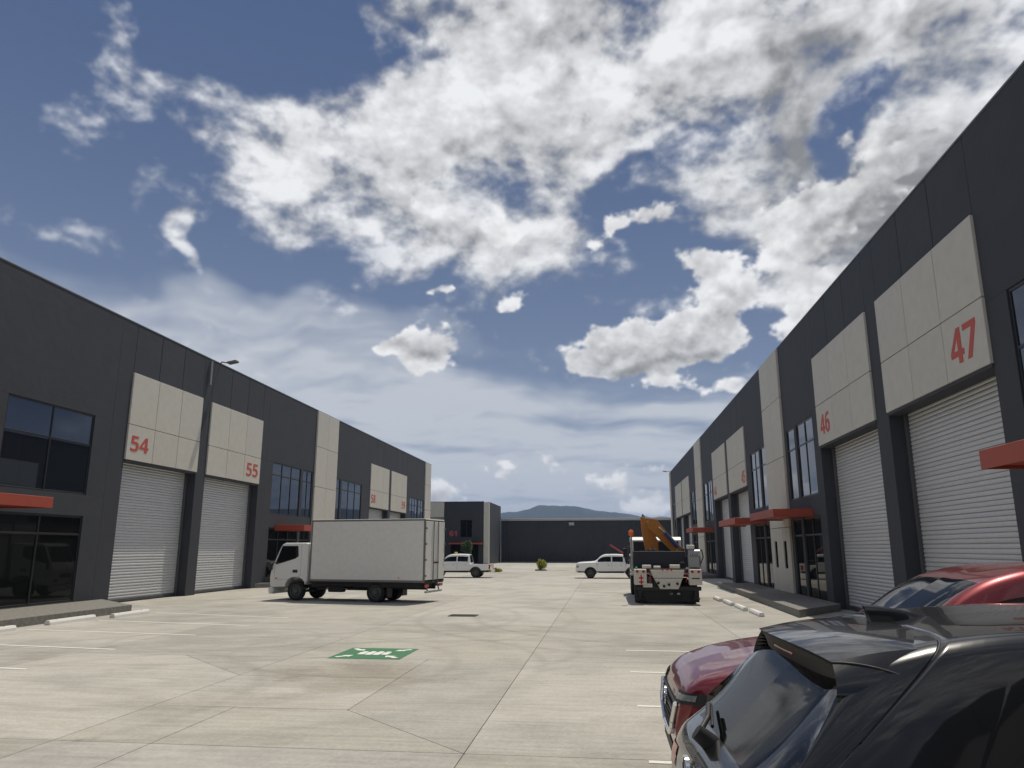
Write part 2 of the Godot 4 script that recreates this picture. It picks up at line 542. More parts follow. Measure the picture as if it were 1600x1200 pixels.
func make_materials() -> void:
	var mottle := noise_picture("mottle", 0.012, 5, 0.955, 1.0)
	var smear := noise_picture("smear", 0.006, 5, 0.93, 1.0)
	M.dark = worn("dark_wall_paint", lin(0.044, 0.048, 0.057), 0.75, smear, 5.0, 0.15)
	M.dark2 = worn("dark_wall_paint_b", lin(0.047, 0.051, 0.060), 0.75, smear, 4.1, 0.15)
	M.cream = worn("cream_panel", lin(0.60, 0.575, 0.505), 0.7, mottle, 3.0, 0.1)
	M.cream2 = worn("cream_panel_b", lin(0.585, 0.56, 0.495), 0.7, mottle, 2.3, 0.1)
	M.backing = plain("joint_backing", lin(0.03, 0.03, 0.03), 0.9)
	M.coping = worn("coping", lin(0.16, 0.165, 0.175), 0.5, mottle, 1.5, 0.0, 0.5)
	M.slat = worn("galvanised_slat", lin(0.60, 0.605, 0.60), 0.45, mottle, 2.0, 0.0, 0.15)
	M.slat2 = worn("galvanised_slat_b", lin(0.575, 0.58, 0.58), 0.45, mottle, 1.7, 0.0, 0.15)
	M.rail = plain("guide_rail", lin(0.10, 0.105, 0.11), 0.5, 0.4)
	M.alu = plain("window_frame", lin(0.022, 0.023, 0.026), 0.4, 0.3)
	M.pane = pane_glass("window_glass", lin(0.010, 0.012, 0.011, 0.86))
	M.mirror_pane = pane_glass("coated_glass", lin(0.085, 0.10, 0.125, 0.92))
	M.mirror_pane.metallic = 0.85
	M.canopy = worn("red_canopy", lin(0.38, 0.066, 0.036), 0.5, mottle, 1.0, 0.0, 0.0)
	M.number = plain("red_number", lin(0.50, 0.085, 0.06), 0.6)
	M.inside = plain("inside_wall", lin(0.22, 0.22, 0.21), 0.9)
	M.inside_floor = plain("inside_floor", lin(0.2, 0.2, 0.19), 0.7)
	M.galv = worn("galvanised_pipe", lin(0.35, 0.36, 0.37), 0.45, mottle, 0.6, 0.0, 0.6)
	M.walk = worn("walkway_concrete", lin(0.25, 0.24, 0.215), 0.9, noise_picture("walk", 0.02, 5, 0.78, 1.0), 1.6, 0.4)
	M.white_paint = worn("white_road_paint", lin(0.82, 0.81, 0.78), 0.75, noise_picture("wear", 0.05, 4, 0.88, 1.0), 0.9, 0.2)
	M.line = worn("worn_line_paint", lin(0.80, 0.785, 0.73), 0.8, noise_picture("line_wear", 0.06, 4, 0.86, 1.0), 0.9, 0.2)
	M.rubber = worn("tyre_rubber", lin(0.018, 0.018, 0.019), 0.85, mottle, 0.3, 0.3, 0.0, false)
	M.black_plastic = plain("black_plastic", lin(0.016, 0.016, 0.017), 0.55)
	M.chrome = plain("chrome", lin(0.75, 0.75, 0.76), 0.12, 1.0)
	M.steel_rim = plain("steel_rim", lin(0.11, 0.11, 0.11), 0.55, 0.3)
	M.alloy = plain("alloy_rim", lin(0.32, 0.32, 0.33), 0.3, 0.8)
	M.white_body = lacquer("white_lacquer", lin(0.78, 0.78, 0.76), 0.0, 0.4)
	M.car_glass = pane_glass("tinted_glass", lin(0.004, 0.005, 0.006, 0.86))
	M.cab_glass = pane_glass("cab_glass", lin(0.01, 0.012, 0.013, 0.45))
	M.red_lamp = plain("red_lamp_lens", lin(0.42, 0.012, 0.012), 0.12)
	M.amber = plain("amber_lens", lin(0.75, 0.16, 0.03), 0.2)
	M.lamp_clear = plain("clear_lens", lin(0.30, 0.31, 0.32), 0.08, 0.3)
	M.chassis = worn("chassis_black", lin(0.022, 0.022, 0.023), 0.7, mottle, 0.8, 0.1, 0.0, false)

func window_set(row: Row, d0: float, d1: float, y0: float, y1: float, splits: Array, transom: float, glass: Material) -> void:
	# splits: where upright bars stand, as shares of the width; transom: height share of a cross bar, 0 for none
	var w := holder(row.root, "window")
	var f := 0.06
	var back := -0.09
	var front := -0.025
	var frame := Shape.new()
	for q in [[d0, d1, y0, y0 + f], [d0, d1, y1 - f, y1], [d0, d0 + f, y0 + f, y1 - f], [d1 - f, d1, y0 + f, y1 - f]]:
		frame.span(row.at(q[0], q[2], back), row.at(q[1], q[3], front), 0.008)
	part(w, "frame", frame, M.alu)
	var cols := [d0 + f]
	for s in splits:
		var c: float = lerpf(d0, d1, s)
		part(w, "mullion", row.slab(c - f / 2, c + f / 2, y0 + f, y1 - f, back, front + 0.004, 0.008), M.alu)
		cols.append(c - f / 2)
		cols.append(c + f / 2)
	cols.append(d1 - f)
	var levels := [y0 + f]
	if transom > 0.0:
		var h := lerpf(y0, y1, transom)
		levels.append_array([h - f / 2, h + f / 2])
	levels.append(y1 - f)
	for i in range(0, cols.size(), 2):
		if transom > 0.0:
			part(w, "transom", row.slab(cols[i], cols[i + 1], levels[1], levels[2], back, front, 0.006), M.alu)
		for j in range(0, levels.size(), 2):
			# each pane hangs a hair out of true, as set glass does
			var tilt := 0.004 * sin(d0 * 7.0 + i * 2.3 + j * 1.7)
			var s := Shape.new()
			var a := row.at(cols[i], levels[j], -0.045 + tilt)
			var b := row.at(cols[i + 1], levels[j], -0.045 - tilt)
			var c2 := row.at(cols[i + 1], levels[j + 1], -0.045 - tilt * 0.4)
			var e := row.at(cols[i], levels[j + 1], -0.045 + tilt * 0.6)
			s.flat4(a, b, c2, e, a - Vector3(row.out, 0, 0) * 5.0)
			part(w, "pane", s, glass)

func roller_door(row: Row, d0: float, d1: float, y1: float, fine: bool) -> void:
	var door := holder(row.root, "roller_door")
	var deep := -0.42
	part(door, "guide_rail", row.slab(d0, d0 + 0.09, 0.0, y1, deep - 0.06, deep + 0.1, 0.01), M.rail)
	part(door, "guide_rail", row.slab(d1 - 0.09, d1, 0.0, y1, deep - 0.06, deep + 0.1, 0.01), M.rail)
	part(door, "bottom_bar", row.slab(d0 + 0.09, d1 - 0.09, 0.012, 0.12, deep - 0.03, deep + 0.05, 0.012), M.rail)
	var pitch := 0.098
	var count := int((y1 - 0.12) / pitch) + 1
	var wide := d1 - d0 - 0.18
	# the cross-section of one slat: a shallow outward curve with a rolled lip
	var prof := []
	for k in 7:
		var t := k / 6.0
		prof.append(Vector2(0.006 + 0.014 * sin(PI * pow(t, 0.8)), 0.004 + t * (pitch - 0.014)))
	prof.append(Vector2(-0.004, pitch - 0.007))
	prof.append(Vector2(-0.004, pitch))
	var make := func(shape: Shape, y: float, mid: Vector3) -> void:
		var rows := []
		for p in prof:
			rows.append([Vector3(row.out * p.x, y + p.y, -wide / 2) + mid, Vector3(row.out * p.x, y + p.y, wide / 2) + mid])
		shape.sheet(rows, func(q): return q - Vector3(row.out, 0, 0))
	var mid := row.at((d0 + d1) / 2, 0.0, deep)
	if fine:
		var one := Shape.new()
		make.call(one, 0.0, Vector3.ZERO)
		var tones := [one.mesh(M.slat), one.mesh(M.slat2)]
		for i in count:
			var y := 0.12 + i * pitch
			if y > y1 + 0.02:
				break
			var o := put_mesh(door, "slat", tones[(i * 7 + int(d0)) % 5 / 3])
			o.position = mid + Vector3(row.out * 0.0015 * sin(i * 2.1 + d0), y, 0)
	else:
		var all := Shape.new()
		for i in count:
			make.call(all, 0.12 + i * pitch, mid)
		part(door, "curtain", all, M.slat)

func lettering(row: Row, text: String, d_left: float, y0: float, height: float, wide: float, forward: float) -> void:
	# text reads from d_left on; for the row on the far side of x the reading direction runs the other way
	var t := TextMesh.new()
	var font := SystemFont.new()
	font.font_names = PackedStringArray(["Droid Sans"])
	font.font_weight = 700
	t.font = font
	t.text = text
	t.font_size = 64
	t.pixel_size = 0.01
	t.depth = 0.012
	t.material = M.number
	var box := t.get_aabb()
	var o := put_mesh(row.root, "unit_number", t)
	var sx := wide / box.size.x
	var sy := height / box.size.y
	# local x of the text runs along the reading direction
	var along := Vector3(0, 0, -row.out)
	var b := Basis(along * sx, Vector3.UP * sy, Vector3(row.out, 0, 0))
	var base := row.at(d_left, y0, forward)
	o.transform = Transform3D(b, base - b * Vector3(box.position.x, box.position.y, 0))

func clad(row: Row, called: String, d0: float, d1: float, y0: float, y1: float, a: float, b: float, m: Material, gap := 0.011) -> void:
	part(row.root, called, row.slab(d0 + gap, d1 - gap, y0 + gap, y1 - gap, a, b, 0.006), m)

# a bay with a roller door under six cream panels
func door_bay(row: Row, d0: float, d1: float, y_door: float, y_seam: float, y_panel: float, fine: bool) -> void:
	var third := (d1 - d0) / 3.0
	for k in 3:
		var a := d0 + third * k
		clad(row, "cladding_panel", a, a + third, y_door, y_seam, -0.3, 0.05, M.cream if k != 1 else M.cream2)
		clad(row, "cladding_panel", a, a + third, y_seam, y_panel, -0.3, 0.05, M.cream2 if k == 2 else M.cream)
		clad(row, "wall_panel", a, a + third, y_panel, row.y_roof, -0.3, 0.0, M.dark if k != 1 else M.dark2)
	part(row.root, "joint_backing", row.slab(d0, d1, y_door + 0.02, row.y_roof - 0.02, -0.5, -0.301), M.backing)
	part(row.root, "lintel", row.slab(d0, d1, y_door - 0.06, y_door + 0.006, -0.36, 0.03, 0.004), M.dark)
	roller_door(row, d0, d1, y_door - 0.06, fine)

func pier(row: Row, d0: float, d1: float, y1 := -1.0) -> void:
	part(row.root, "wall_panel", row.slab(d0, d1, 0.0, row.y_roof if y1 < 0.0 else y1, -0.6, 0.0, 0.006), M.dark)

# a stretch of wall with openings below and above; wins: [d0, d1, splits, transom]
func window_bay(row: Row, d0: float, d1: float, low0: float, low1: float, up0: float, up1: float, wins: Array) -> void:
	part(row.root, "wall_panel", row.slab(d0, d1, up1, row.y_roof, -0.3, 0.0, 0.006), M.dark)
	part(row.root, "wall_panel", row.slab(d0, d1, low1, up0, -0.3, 0.0, 0.004), M.dark2)
	part(row.root, "wall_panel", row.slab(d0, d1, 0.0, low0, -0.3, 0.0, 0.004), M.dark)
	var at := d0
	for w in wins + [[d1, d1, [], 0.0]]:
		if w[0] - at > 0.02:
			for h in [[low0, low1], [up0, up1]]:
				part(row.root, "wall_panel", row.slab(at, w[0], h[0], h[1], -0.3, 0.0, 0.004), M.dark)
		if w[1] > w[0]:
			window_set(row, w[0], w[1], up0, up1, w[2], w[3], M.mirror_pane)
			window_set(row, w[0], w[1], low0, low1, w[2], 0.78, M.pane)
		at = w[1]

func tan_column(row: Row, d0: float, d1: float, slots := false) -> void:
	var half := (d0 + d1) / 2.0
	var levels := [0.0, 2.55, 5.15, 7.4, row.y_roof]
	for i in levels.size() - 1:
		for k in 2:
			var a := d0 if k == 0 else half
			var b := half if k == 0 else d1
			if i == 0 and slots:
				# a narrow window in each of the lowest panels
				var mid := a + (b - a) * (0.52 if k == 0 else 0.48)
				clad(row, "cladding_panel", a, mid - 0.23, levels[0], levels[1], -0.3, 0.08, M.cream)
				clad(row, "cladding_panel", mid + 0.23, b, levels[0], levels[1], -0.3, 0.08, M.cream)
				part(row.root, "cladding_panel", row.slab(mid - 0.22, mid + 0.22, 0.01, 1.05, -0.3, 0.079, 0.004), M.cream2)
				part(row.root, "cladding_panel", row.slab(mid - 0.22, mid + 0.22, 2.05, 2.54, -0.3, 0.079, 0.004), M.cream2)
				var w := holder(row.root, "window")
				part(w, "frame", row.slab(mid - 0.22, mid - 0.18, 1.05, 2.05, -0.1, 0.05, 0.004).span(row.at(mid + 0.18, 1.05, -0.1), row.at(mid + 0.22, 2.05, 0.05), 0.004), M.alu)
				part(w, "pane", row.slab(mid - 0.18, mid + 0.18, 1.05, 2.05, 0.0, 0.01), M.car_glass)
			else:
				clad(row, "cladding_panel", a, b, levels[i], levels[i + 1], -0.3, 0.08, M.cream if (i + k) % 3 else M.cream2)
	part(row.root, "joint_backing", row.slab(d0 + 0.02, d1 - 0.02, 0.02, row.y_roof - 0.02, -0.5, -0.301) if not slots else row.slab(d0 + 0.02, d1 - 0.02, 2.6, row.y_roof - 0.02, -0.5, -0.301), M.backing)

func canopy(row: Row, d0: float, d1: float, y0: float, y1: float, reach: float) -> void:
	var c := holder(row.root, "canopy")
	# a folded metal tray: fascia all round, soffit set up inside
	var s := Shape.new()
	s.span(row.at(d0, y0, reach - 0.04), row.at(d1, y1, reach), 0.006)
	s.span(row.at(d0, y0, 0.0), row.at(d0 + 0.04, y1, reach - 0.04), 0.006)
	s.span(row.at(d1 - 0.04, y0, 0.0), row.at(d1, y1, reach - 0.04), 0.006)
	part(c, "fascia", s, M.canopy)
	part(c, "top_sheet", row.slab(d0 + 0.04, d1 - 0.04, y1 - 0.05, y1 - 0.02, 0.0, reach - 0.04), M.canopy)
	part(c, "soffit", row.slab(d0 + 0.04, d1 - 0.04, y0 + 0.05, y0 + 0.07, 0.0, reach - 0.04), M.canopy)

func shell(row: Row, d0: float, d1: float, depth: float) -> void:
	var r := row.y_roof
	part(row.root, "roof", row.slab(d0, d1, r - 0.9, r - 0.7, -depth, -0.6), M.coping)
	part(row.root, "back_wall", row.slab(d0, d1, 0.0, r, -depth - 0.3, -depth), M.dark)
	part(row.root, "gable_wall", row.slab(d0 - 0.3, d0, 0.0, r, -depth - 0.3, -0.002), M.dark)
	part(row.root, "gable_wall", row.slab(d1, d1 + 0.3, 0.0, r, -depth - 0.3, -0.002), M.dark)
	part(row.root, "floor", row.slab(d0, d1, -0.1, 0.01, -depth, -0.62), M.inside_floor)
	part(row.root, "mezzanine", row.slab(d0, d1, 2.85, 3.3, -6.0, -0.62), M.inside)
	part(row.root, "office_wall", row.slab(d0, d1, 0.01, r - 0.9, -6.2, -6.0), M.inside)
	part(row.root, "coping", row.slab(d0 - 0.32, d1 + 0.32, r, r + 0.045, -0.4, 0.012, 0.006), M.coping)

func flood_light(row: Row, d: float, y: float) -> void:
	var f := holder(row.root, "flood_light")
	var p := row.at(d, y, 0.35)
	part(f, "arm", Shape.new().tube([row.at(d, y - 0.12, -0.05), row.at(d, y + 0.06, 0.05), p], 0.025), M.rail)
	part(f, "lamp_head", Shape.new().box(p + Vector3(row.out * 0.2, 0.03, 0), Vector3(0.42, 0.09, 0.3), 0.02, Basis(Vector3(0, 0, 1), 0.18 * row.out)), M.coping)

func left_row() -> void:
	var row := Row.new()
	row.fx = -16.0
	row.out = 1.0
	row.y_roof = 9.43
	row.root = thing("warehouse_row", "dark warehouse row with cream panels numbered 54 and 55 over closed shutters", "warehouse", Vector3(-16.0, 0, -38.0))
	var low0 := 0.22
	var low1 := 2.76
	var up0 := 3.4
	var up1 := 5.92
	window_bay(row, -20.0, -14.6, low0, low1, up0, up1, [[-19.6, -16.1, [0.5], 0.62]])
	door_bay(row, -14.6, -10.0, 4.72, 5.93, 7.73, false)
	pier(row, -10.0, -9.3)
	door_bay(row, -9.3, -4.7, 4.72, 5.93, 7.73, false)
	pier(row, -4.7, -4.0)
	window_bay(row, -4.0, 2.0, low0, low1, up0, up1, [[-3.3, 0.2, [0.5], 0.62]])
	pier(row, 2.0, 2.4)
	door_bay(row, 2.4, 6.9, 4.72, 5.93, 7.73, false)
	pier(row, 6.9, 7.6)
	door_bay(row, 7.6, 12.0, 4.72, 5.93, 7.73, false)
	pier(row, 12.0, 12.4)
	tan_column(row, 12.4, 15.9)
	window_bay(row, 15.9, 22.4, low0, low1, up0, up1, [[16.1, 17.6, [], 0.62], [18.0, 21.55, [0.5], 0.62]])
	pier(row, 22.4, 23.2)
	door_bay(row, 23.2, 27.75, 4.72, 5.93, 7.73, true)
	pier(row, 27.75, 28.45)
	door_bay(row, 28.45, 33.2, 4.7, 5.9, 7.7, true)
	pier(row, 33.2, 33.9)
	window_bay(row, 33.9, 39.92, low0, low1, up0, up1, [[34.65, 38.1, [0.33, 0.66], 0.76], [38.4, 39.7, [0.5], 0.76]])
	tan_column(row, 39.92, 43.3)
	window_bay(row, 43.3, 49.4, low0, low1, up0, up1, [[43.5, 44.2, [], 0.76], [44.5, 48.3, [0.33, 0.66], 0.76]])
	pier(row, 49.4, 50.1)
	door_bay(row, 50.1, 54.6, 4.55, 5.75, 7.55, false)
	pier(row, 54.6, 55.2)
	door_bay(row, 55.2, 59.7, 4.55, 5.75, 7.55, false)
	pier(row, 59.7, 60.4)
	window_bay(row, 60.4, 66.0, low0, low1, up0, up1, [[60.9, 63.6, [0.33, 0.66], 0.76], [63.9, 65.7, [0.5], 0.76]])
	tan_column(row, 66.0, 68.2)
	shell(row, -20.0, 68.2, 14.0)
	lettering(row, "54", 23.4, 5.03, 0.54, 1.02, 0.052)
	lettering(row, "55", 31.85, 4.98, 0.6, 1.1, 0.052)
	lettering(row, "58", 50.3, 4.85, 0.6, 1.0, 0.052)
	lettering(row, "59", 58.3, 4.85, 0.6, 1.0, 0.052)
	canopy(row, 14.6, 18.3, 2.83, 3.11, 1.5)
	canopy(row, 35.3, 37.0, 2.62, 2.9, 1.5)
	canopy(row, 43.6, 47.4, 2.66, 2.96, 1.5)
	part(row.root, "downpipe", Shape.new().tube([row.at(28.1, 9.35, 0.07), row.at(28.1, 8.35, 0.07)], 0.045, 10), M.galv)
	flood_light(row, 28.9, 9.46)

func right_row() -> void:
	var row := Row.new()
	row.fx = 6.8
	row.out = -1.0
	row.y_roof = 9.3
	row.root = thing("warehouse_row", "dark warehouse row with cream panels numbered 46 and 47 above ribbed shutters", "warehouse", Vector3(6.8, 0, -38.0))
	var low0 := 0.12
	var low1 := 2.82
	var up0 := 3.48
	var up1 := 6.03
	window_bay(row, -20.0, -14.0, low0, low1, up0, up1, [[-19.0, -15.4, [0.5], 0.6]])
	door_bay(row, -14.0, -9.1, 4.93, 6.16, 7.74, false)
	pier(row, -9.1, -8.3)
	door_bay(row, -8.3, -3.4, 4.93, 6.16, 7.74, false)
	window_bay(row, -3.4, 2.7, low0, low1, up0, up1, [[-2.8, 0.8, [0.5], 0.6]])
	tan_column(row, 2.7, 6.0)
	window_bay(row, 6.0, 13.45, low0, low1, up0, up1, [[7.2, 8.6, [], 0.6], [9.1, 12.75, [0.5], 0.6]])
	door_bay(row, 13.45, 18.4, 4.93, 6.16, 7.74, true)
	pier(row, 18.4, 19.2)
	door_bay(row, 19.2, 24.15, 4.9, 6.16, 7.74, true)
	pier(row, 24.15, 24.8)
	window_bay(row, 24.8, 28.7, low0, low1, up0, up1, [[24.85, 26.95, [0.5], 0.7], [27.25, 28.35, [], 0.7]])
	tan_column(row, 28.7, 31.9, true)
	window_bay(row, 31.9, 35.9, low0, low1, up0, up1, [[32.2, 33.2, [], 0.7], [33.5, 35.4, [0.5], 0.7]])
	pier(row, 35.9, 36.5)
	door_bay(row, 36.5, 41.5, 4.68, 5.9, 7.55, false)
	pier(row, 41.5, 42.3)
	door_bay(row, 42.3, 47.3, 4.68, 5.9, 7.55, false)
	pier(row, 47.3, 48.0)
	window_bay(row, 48.0, 52.6, low0, low1, up0, up1, [[48.3, 50.2, [0.5], 0.7], [50.6, 52.2, [], 0.7]])
	tan_column(row, 52.6, 56.0)
	window_bay(row, 56.0, 60.0, low0, low1, up0, up1, [[56.4, 57.6, [], 0.7], [57.9, 59.6, [0.5], 0.7]])
	pier(row, 60.0, 60.6)
	door_bay(row, 60.6, 66.0, 4.55, 5.8, 7.45, false)
	pier(row, 66.0, 66.7)
	door_bay(row, 66.7, 72.2, 4.55, 5.8, 7.45, false)
	pier(row, 72.2, 73.0)
	window_bay(row, 73.0, 76.4, low0, low1, up0, up1, [[73.4, 76.0, [0.5], 0.7]])
	tan_column(row, 76.4, 77.6)
	shell(row, -20.0, 77.6, 12.0)
	lettering(row, "47", 14.82, 5.2, 0.68, 1.05, 0.052)
	lettering(row, "46", 23.78, 5.2, 0.62, 0.95, 0.052)
	lettering(row, "45", 37.6, 4.85, 0.6, 0.9, 0.052)
	lettering(row, "44", 46.9, 4.85, 0.6, 0.9, 0.052)
	canopy(row, 7.6, 11.0, 2.86, 3.12, 1.6)
	canopy(row, 25.6, 29.6, 2.80, 3.06, 1.27)
	canopy(row, 33.0, 37.6, 2.80, 3.06, 1.27)
	canopy(row, 48.6, 52.4, 2.80, 3.06, 1.27)
	flood_light(row, 76.8, 9.36)

# ---------------------------------------------------------------- buildings across the end of the yard
func far_block() -> void:
	var z := -85.0
	var t := thing("corner_unit", "low dark corner unit with a small upper window and thin red canopy", "warehouse", Vector3(-20.0, 0, z))
	var o := t.position
	var add := func(called: String, a: Vector3, b: Vector3, m: Material, bevel := 0.006):
		part(t, called, Shape.new().span(a - o, b - o, bevel), m)
	var h := 6.97
	# cream door heads further along
	for k in 3:
		add.call("cladding_panel", Vector3(-24.0 + k * 1.93, 5.25, z - 0.3), Vector3(-22.09 + k * 1.93, h, z + 0.04), M.cream)
	add.call("roller_door", Vector3(-24.0, 0, z - 0.5), Vector3(-18.2, 5.25, z - 0.42), M.slat)
	add.call("wall_panel", Vector3(-34.0, 0, z - 0.3), Vector3(-24.02, h, z), M.dark)
	add.call("wall_panel", Vector3(-18.18, 4.92, z - 0.3), Vector3(-13.62, h, z), M.dark)
	add.call("wall_panel", Vector3(-18.18, 2.25, z - 0.3), Vector3(-16.3, 4.92, z), M.dark)
	add.call("wall_panel", Vector3(-14.95, 2.25, z - 0.3), Vector3(-13.62, 4.92, z), M.dark)
	add.call("wall_panel", Vector3(-16.3, 2.25, z - 0.3), Vector3(-14.95, 2.98, z), M.dark2)
	add.call("wall_panel", Vector3(-18.18, 0, z - 0.3), Vector3(-17.4, 2.25, z), M.dark)
	add.call("wall_panel", Vector3(-14.2, 0, z - 0.3), Vector3(-13.62, 2.25, z), M.dark)
	var w := holder(t, "window")
	var fr := Shape.new()
	for q in [[-16.3, -16.24, 2.98, 4.92], [-15.01, -14.95, 2.98, 4.92], [-15.65, -15.59, 3.04, 4.86], [-16.24, -15.01, 2.98, 3.04], [-16.24, -15.01, 4.86, 4.92]]:
		fr.span(Vector3(q[0], q[2], z - 0.2) - o, Vector3(q[1], q[3], z - 0.12) - o)
	part(w, "frame", fr, M.alu)
	for q in [[-16.24, -15.65], [-15.59, -15.01]]:
		part(w, "pane", Shape.new().span(Vector3(q[0], 3.04, z - 0.165) - o, Vector3(q[1], 4.86, z - 0.16) - o), M.pane)
	add.call("entrance_glazing", Vector3(-17.4, 0.05, z - 0.22), Vector3(-14.2, 2.2, z - 0.2), M.pane)
	add.call("canopy", Vector3(-17.4, 2.2, z), Vector3(-13.7, 2.36, z + 1.1), M.canopy)
	add.call("corner_post", Vector3(-13.6, 0, z - 0.5), Vector3(-13.0, h - 0.06, z + 0.06), M.cream)
	add.call("side_wall", Vector3(-13.35, 0, z - 10.0), Vector3(-13.02, h, z - 0.5), M.dark)
	add.call("back_wall", Vector3(-34.0, 0, z - 10.3), Vector3(-13.36, h, z - 10.0), M.dark)
	add.call("roof", Vector3(-34.0, h - 0.4, z - 10.0), Vector3(-13.36, h - 0.3, z - 0.31), M.coping)
	add.call("coping", Vector3(-34.0, h, z - 0.35), Vector3(-13.62, h + 0.05, z + 0.06), M.coping)
	add.call("floor", Vector3(-34.0, -0.08, z - 10.0), Vector3(-13.36, 0.02, z - 0.31), M.inside_floor)
	var tm := TextMesh.new()
	var font := SystemFont.new()
	font.font_names = PackedStringArray(["Droid Sans"])
	font.font_weight = 700
	tm.font = font
	tm.text = "61"
	tm.font_size = 64
	tm.pixel_size = 0.01
	tm.depth = 0.012
	tm.material = M.number
	var bb := tm.get_aabb()
	var num := put_mesh(t, "unit_number", tm)
	var b := Basis(Vector3(0.85 / bb.size.x, 0, 0), Vector3(0, 0.6 / bb.size.y, 0), Vector3(0, 0, 1))
	num.transform = Transform3D(b, Vector3(-17.55, 3.1, z + 0.008) - o - b * Vector3(bb.position.x, bb.position.y, 0))

func near_hall() -> void:
	var z := 21.0
	var t := thing("near_hall", "dark ribbed hall closing the yard behind the parked cars", "warehouse", Vector3(-5.0, 0, z))
	var o := t.position
	part(t, "core", Shape.new().span(Vector3(-30.0, 0, z) - o, Vector3(20.0, 8.6, z + 14.0) - o), M.dark)
	part(t, "roof_edge", Shape.new().span(Vector3(-30.0, 8.602, z - 0.1) - o, Vector3(20.0, 8.9, z + 14.0) - o, 0.02), M.coping)
	for k in 4:
		var x := -14.0 + k * 5.2
		part(t, "roller_door", Shape.new().span(Vector3(x, 0, z - 0.06) - o, Vector3(x + 4.0, 4.6, z - 0.002) - o, 0.01), M.slat)

func end_hall() -> void:
	var z := -95.2
	var h := 5.16
	var t := thing("end_hall", "long low dark hall with pale roof edge closing the yard", "warehouse", Vector3(8.0, 0, z))
	var o := t.position
	# upright ribbed sheets, one metre wide
	var rib := PackedVector2Array([Vector2(0, 0)])
	for k in 4:
		var x := 0.06 + k * 0.25
		rib.append_array([Vector2(x, 0), Vector2(x + 0.03, 0.035), Vector2(x + 0.09, 0.035), Vector2(x + 0.12, 0)])
	rib.append_array([Vector2(1.0, 0), Vector2(1.0, -0.05), Vector2(0, -0.05)])
	var one := Shape.new().prism(rib, Transform3D(Basis(Vector3(1, 0, 0), Vector3(0, 0, 1), Vector3(0, 1, 0)), Vector3.ZERO), h)
	var am := [one.mesh(M.dark), one.mesh(M.dark2)]
	for k in 44:
		var s := put_mesh(t, "wall_sheet", am[(k * 5 / 3) % 2])
		s.position = Vector3(-13.0 + k * 1.004, 0, z) - o
	part(t, "roof_edge", Shape.new().span(Vector3(-13.0, h + 0.002, z - 0.3) - o, Vector3(31.2, h + 0.3, z + 0.14) - o, 0.02), plain("pale_edge", lin(0.42, 0.43, 0.44), 0.5, 0.2))
	part(t, "roof", Shape.new().span(Vector3(-13.0, h + 0.3, z - 24.0) - o, Vector3(31.2, h + 0.34, z) - o), M.coping)
	part(t, "core", Shape.new().span(Vector3(-13.0, 0, z - 24.0) - o, Vector3(31.2, h, z - 0.06) - o), M.dark)
	var f := holder(t, "flood_light")
	part(f, "arm", Shape.new().tube([Vector3(-4.05, 4.7, z + 0.03) - o, Vector3(-4.05, 4.78, z + 0.28) - o], 0.03), M.rail)
	part(f, "lamp_head", Shape.new().box(Vector3(-4.05, 4.72, z + 0.42) - o, Vector3(0.7, 0.34, 0.2), 0.04, Basis(Vector3.RIGHT, 0.5)), M.lamp_clear)

# ---------------------------------------------------------------- ground
var stain: FastNoiseLite
var speck: FastNoiseLite
var ground_rows := []
const GX0 := -17.0
const GW := 26.0
const GZ0 := 4.0
const GD := 52.0
const GPX := 1024

# tyre tracks as arcs on the concrete: centre x, centre d, radius, width, strength
const TRACKS := [[-1.0, 6.0, 9.5, 0.17, 0.2], [-1.0, 6.0, 11.1, 0.17, 0.18], [-9.5, 20.0, 7.2, 0.16, 0.17], [-9.5, 20.0, 8.7, 0.16, 0.16], [3.0, 21.0, 6.4, 0.18, 0.2], [3.0, 21.0, 7.9, 0.18, 0.18], [-6.0, 12.0, 3.6, 0.15, 0.18], [-6.0, 12.0, 5.0, 0.15, 0.17], [-2.5, 30.0, 8.0, 0.22, 0.17], [-9.0, 9.0, 4.4, 0.14, 0.17], [-7.8, 15.0, 2.0, 0.13, 0.16], [-3.6, 14.0, 3.1, 0.14, 0.15]]

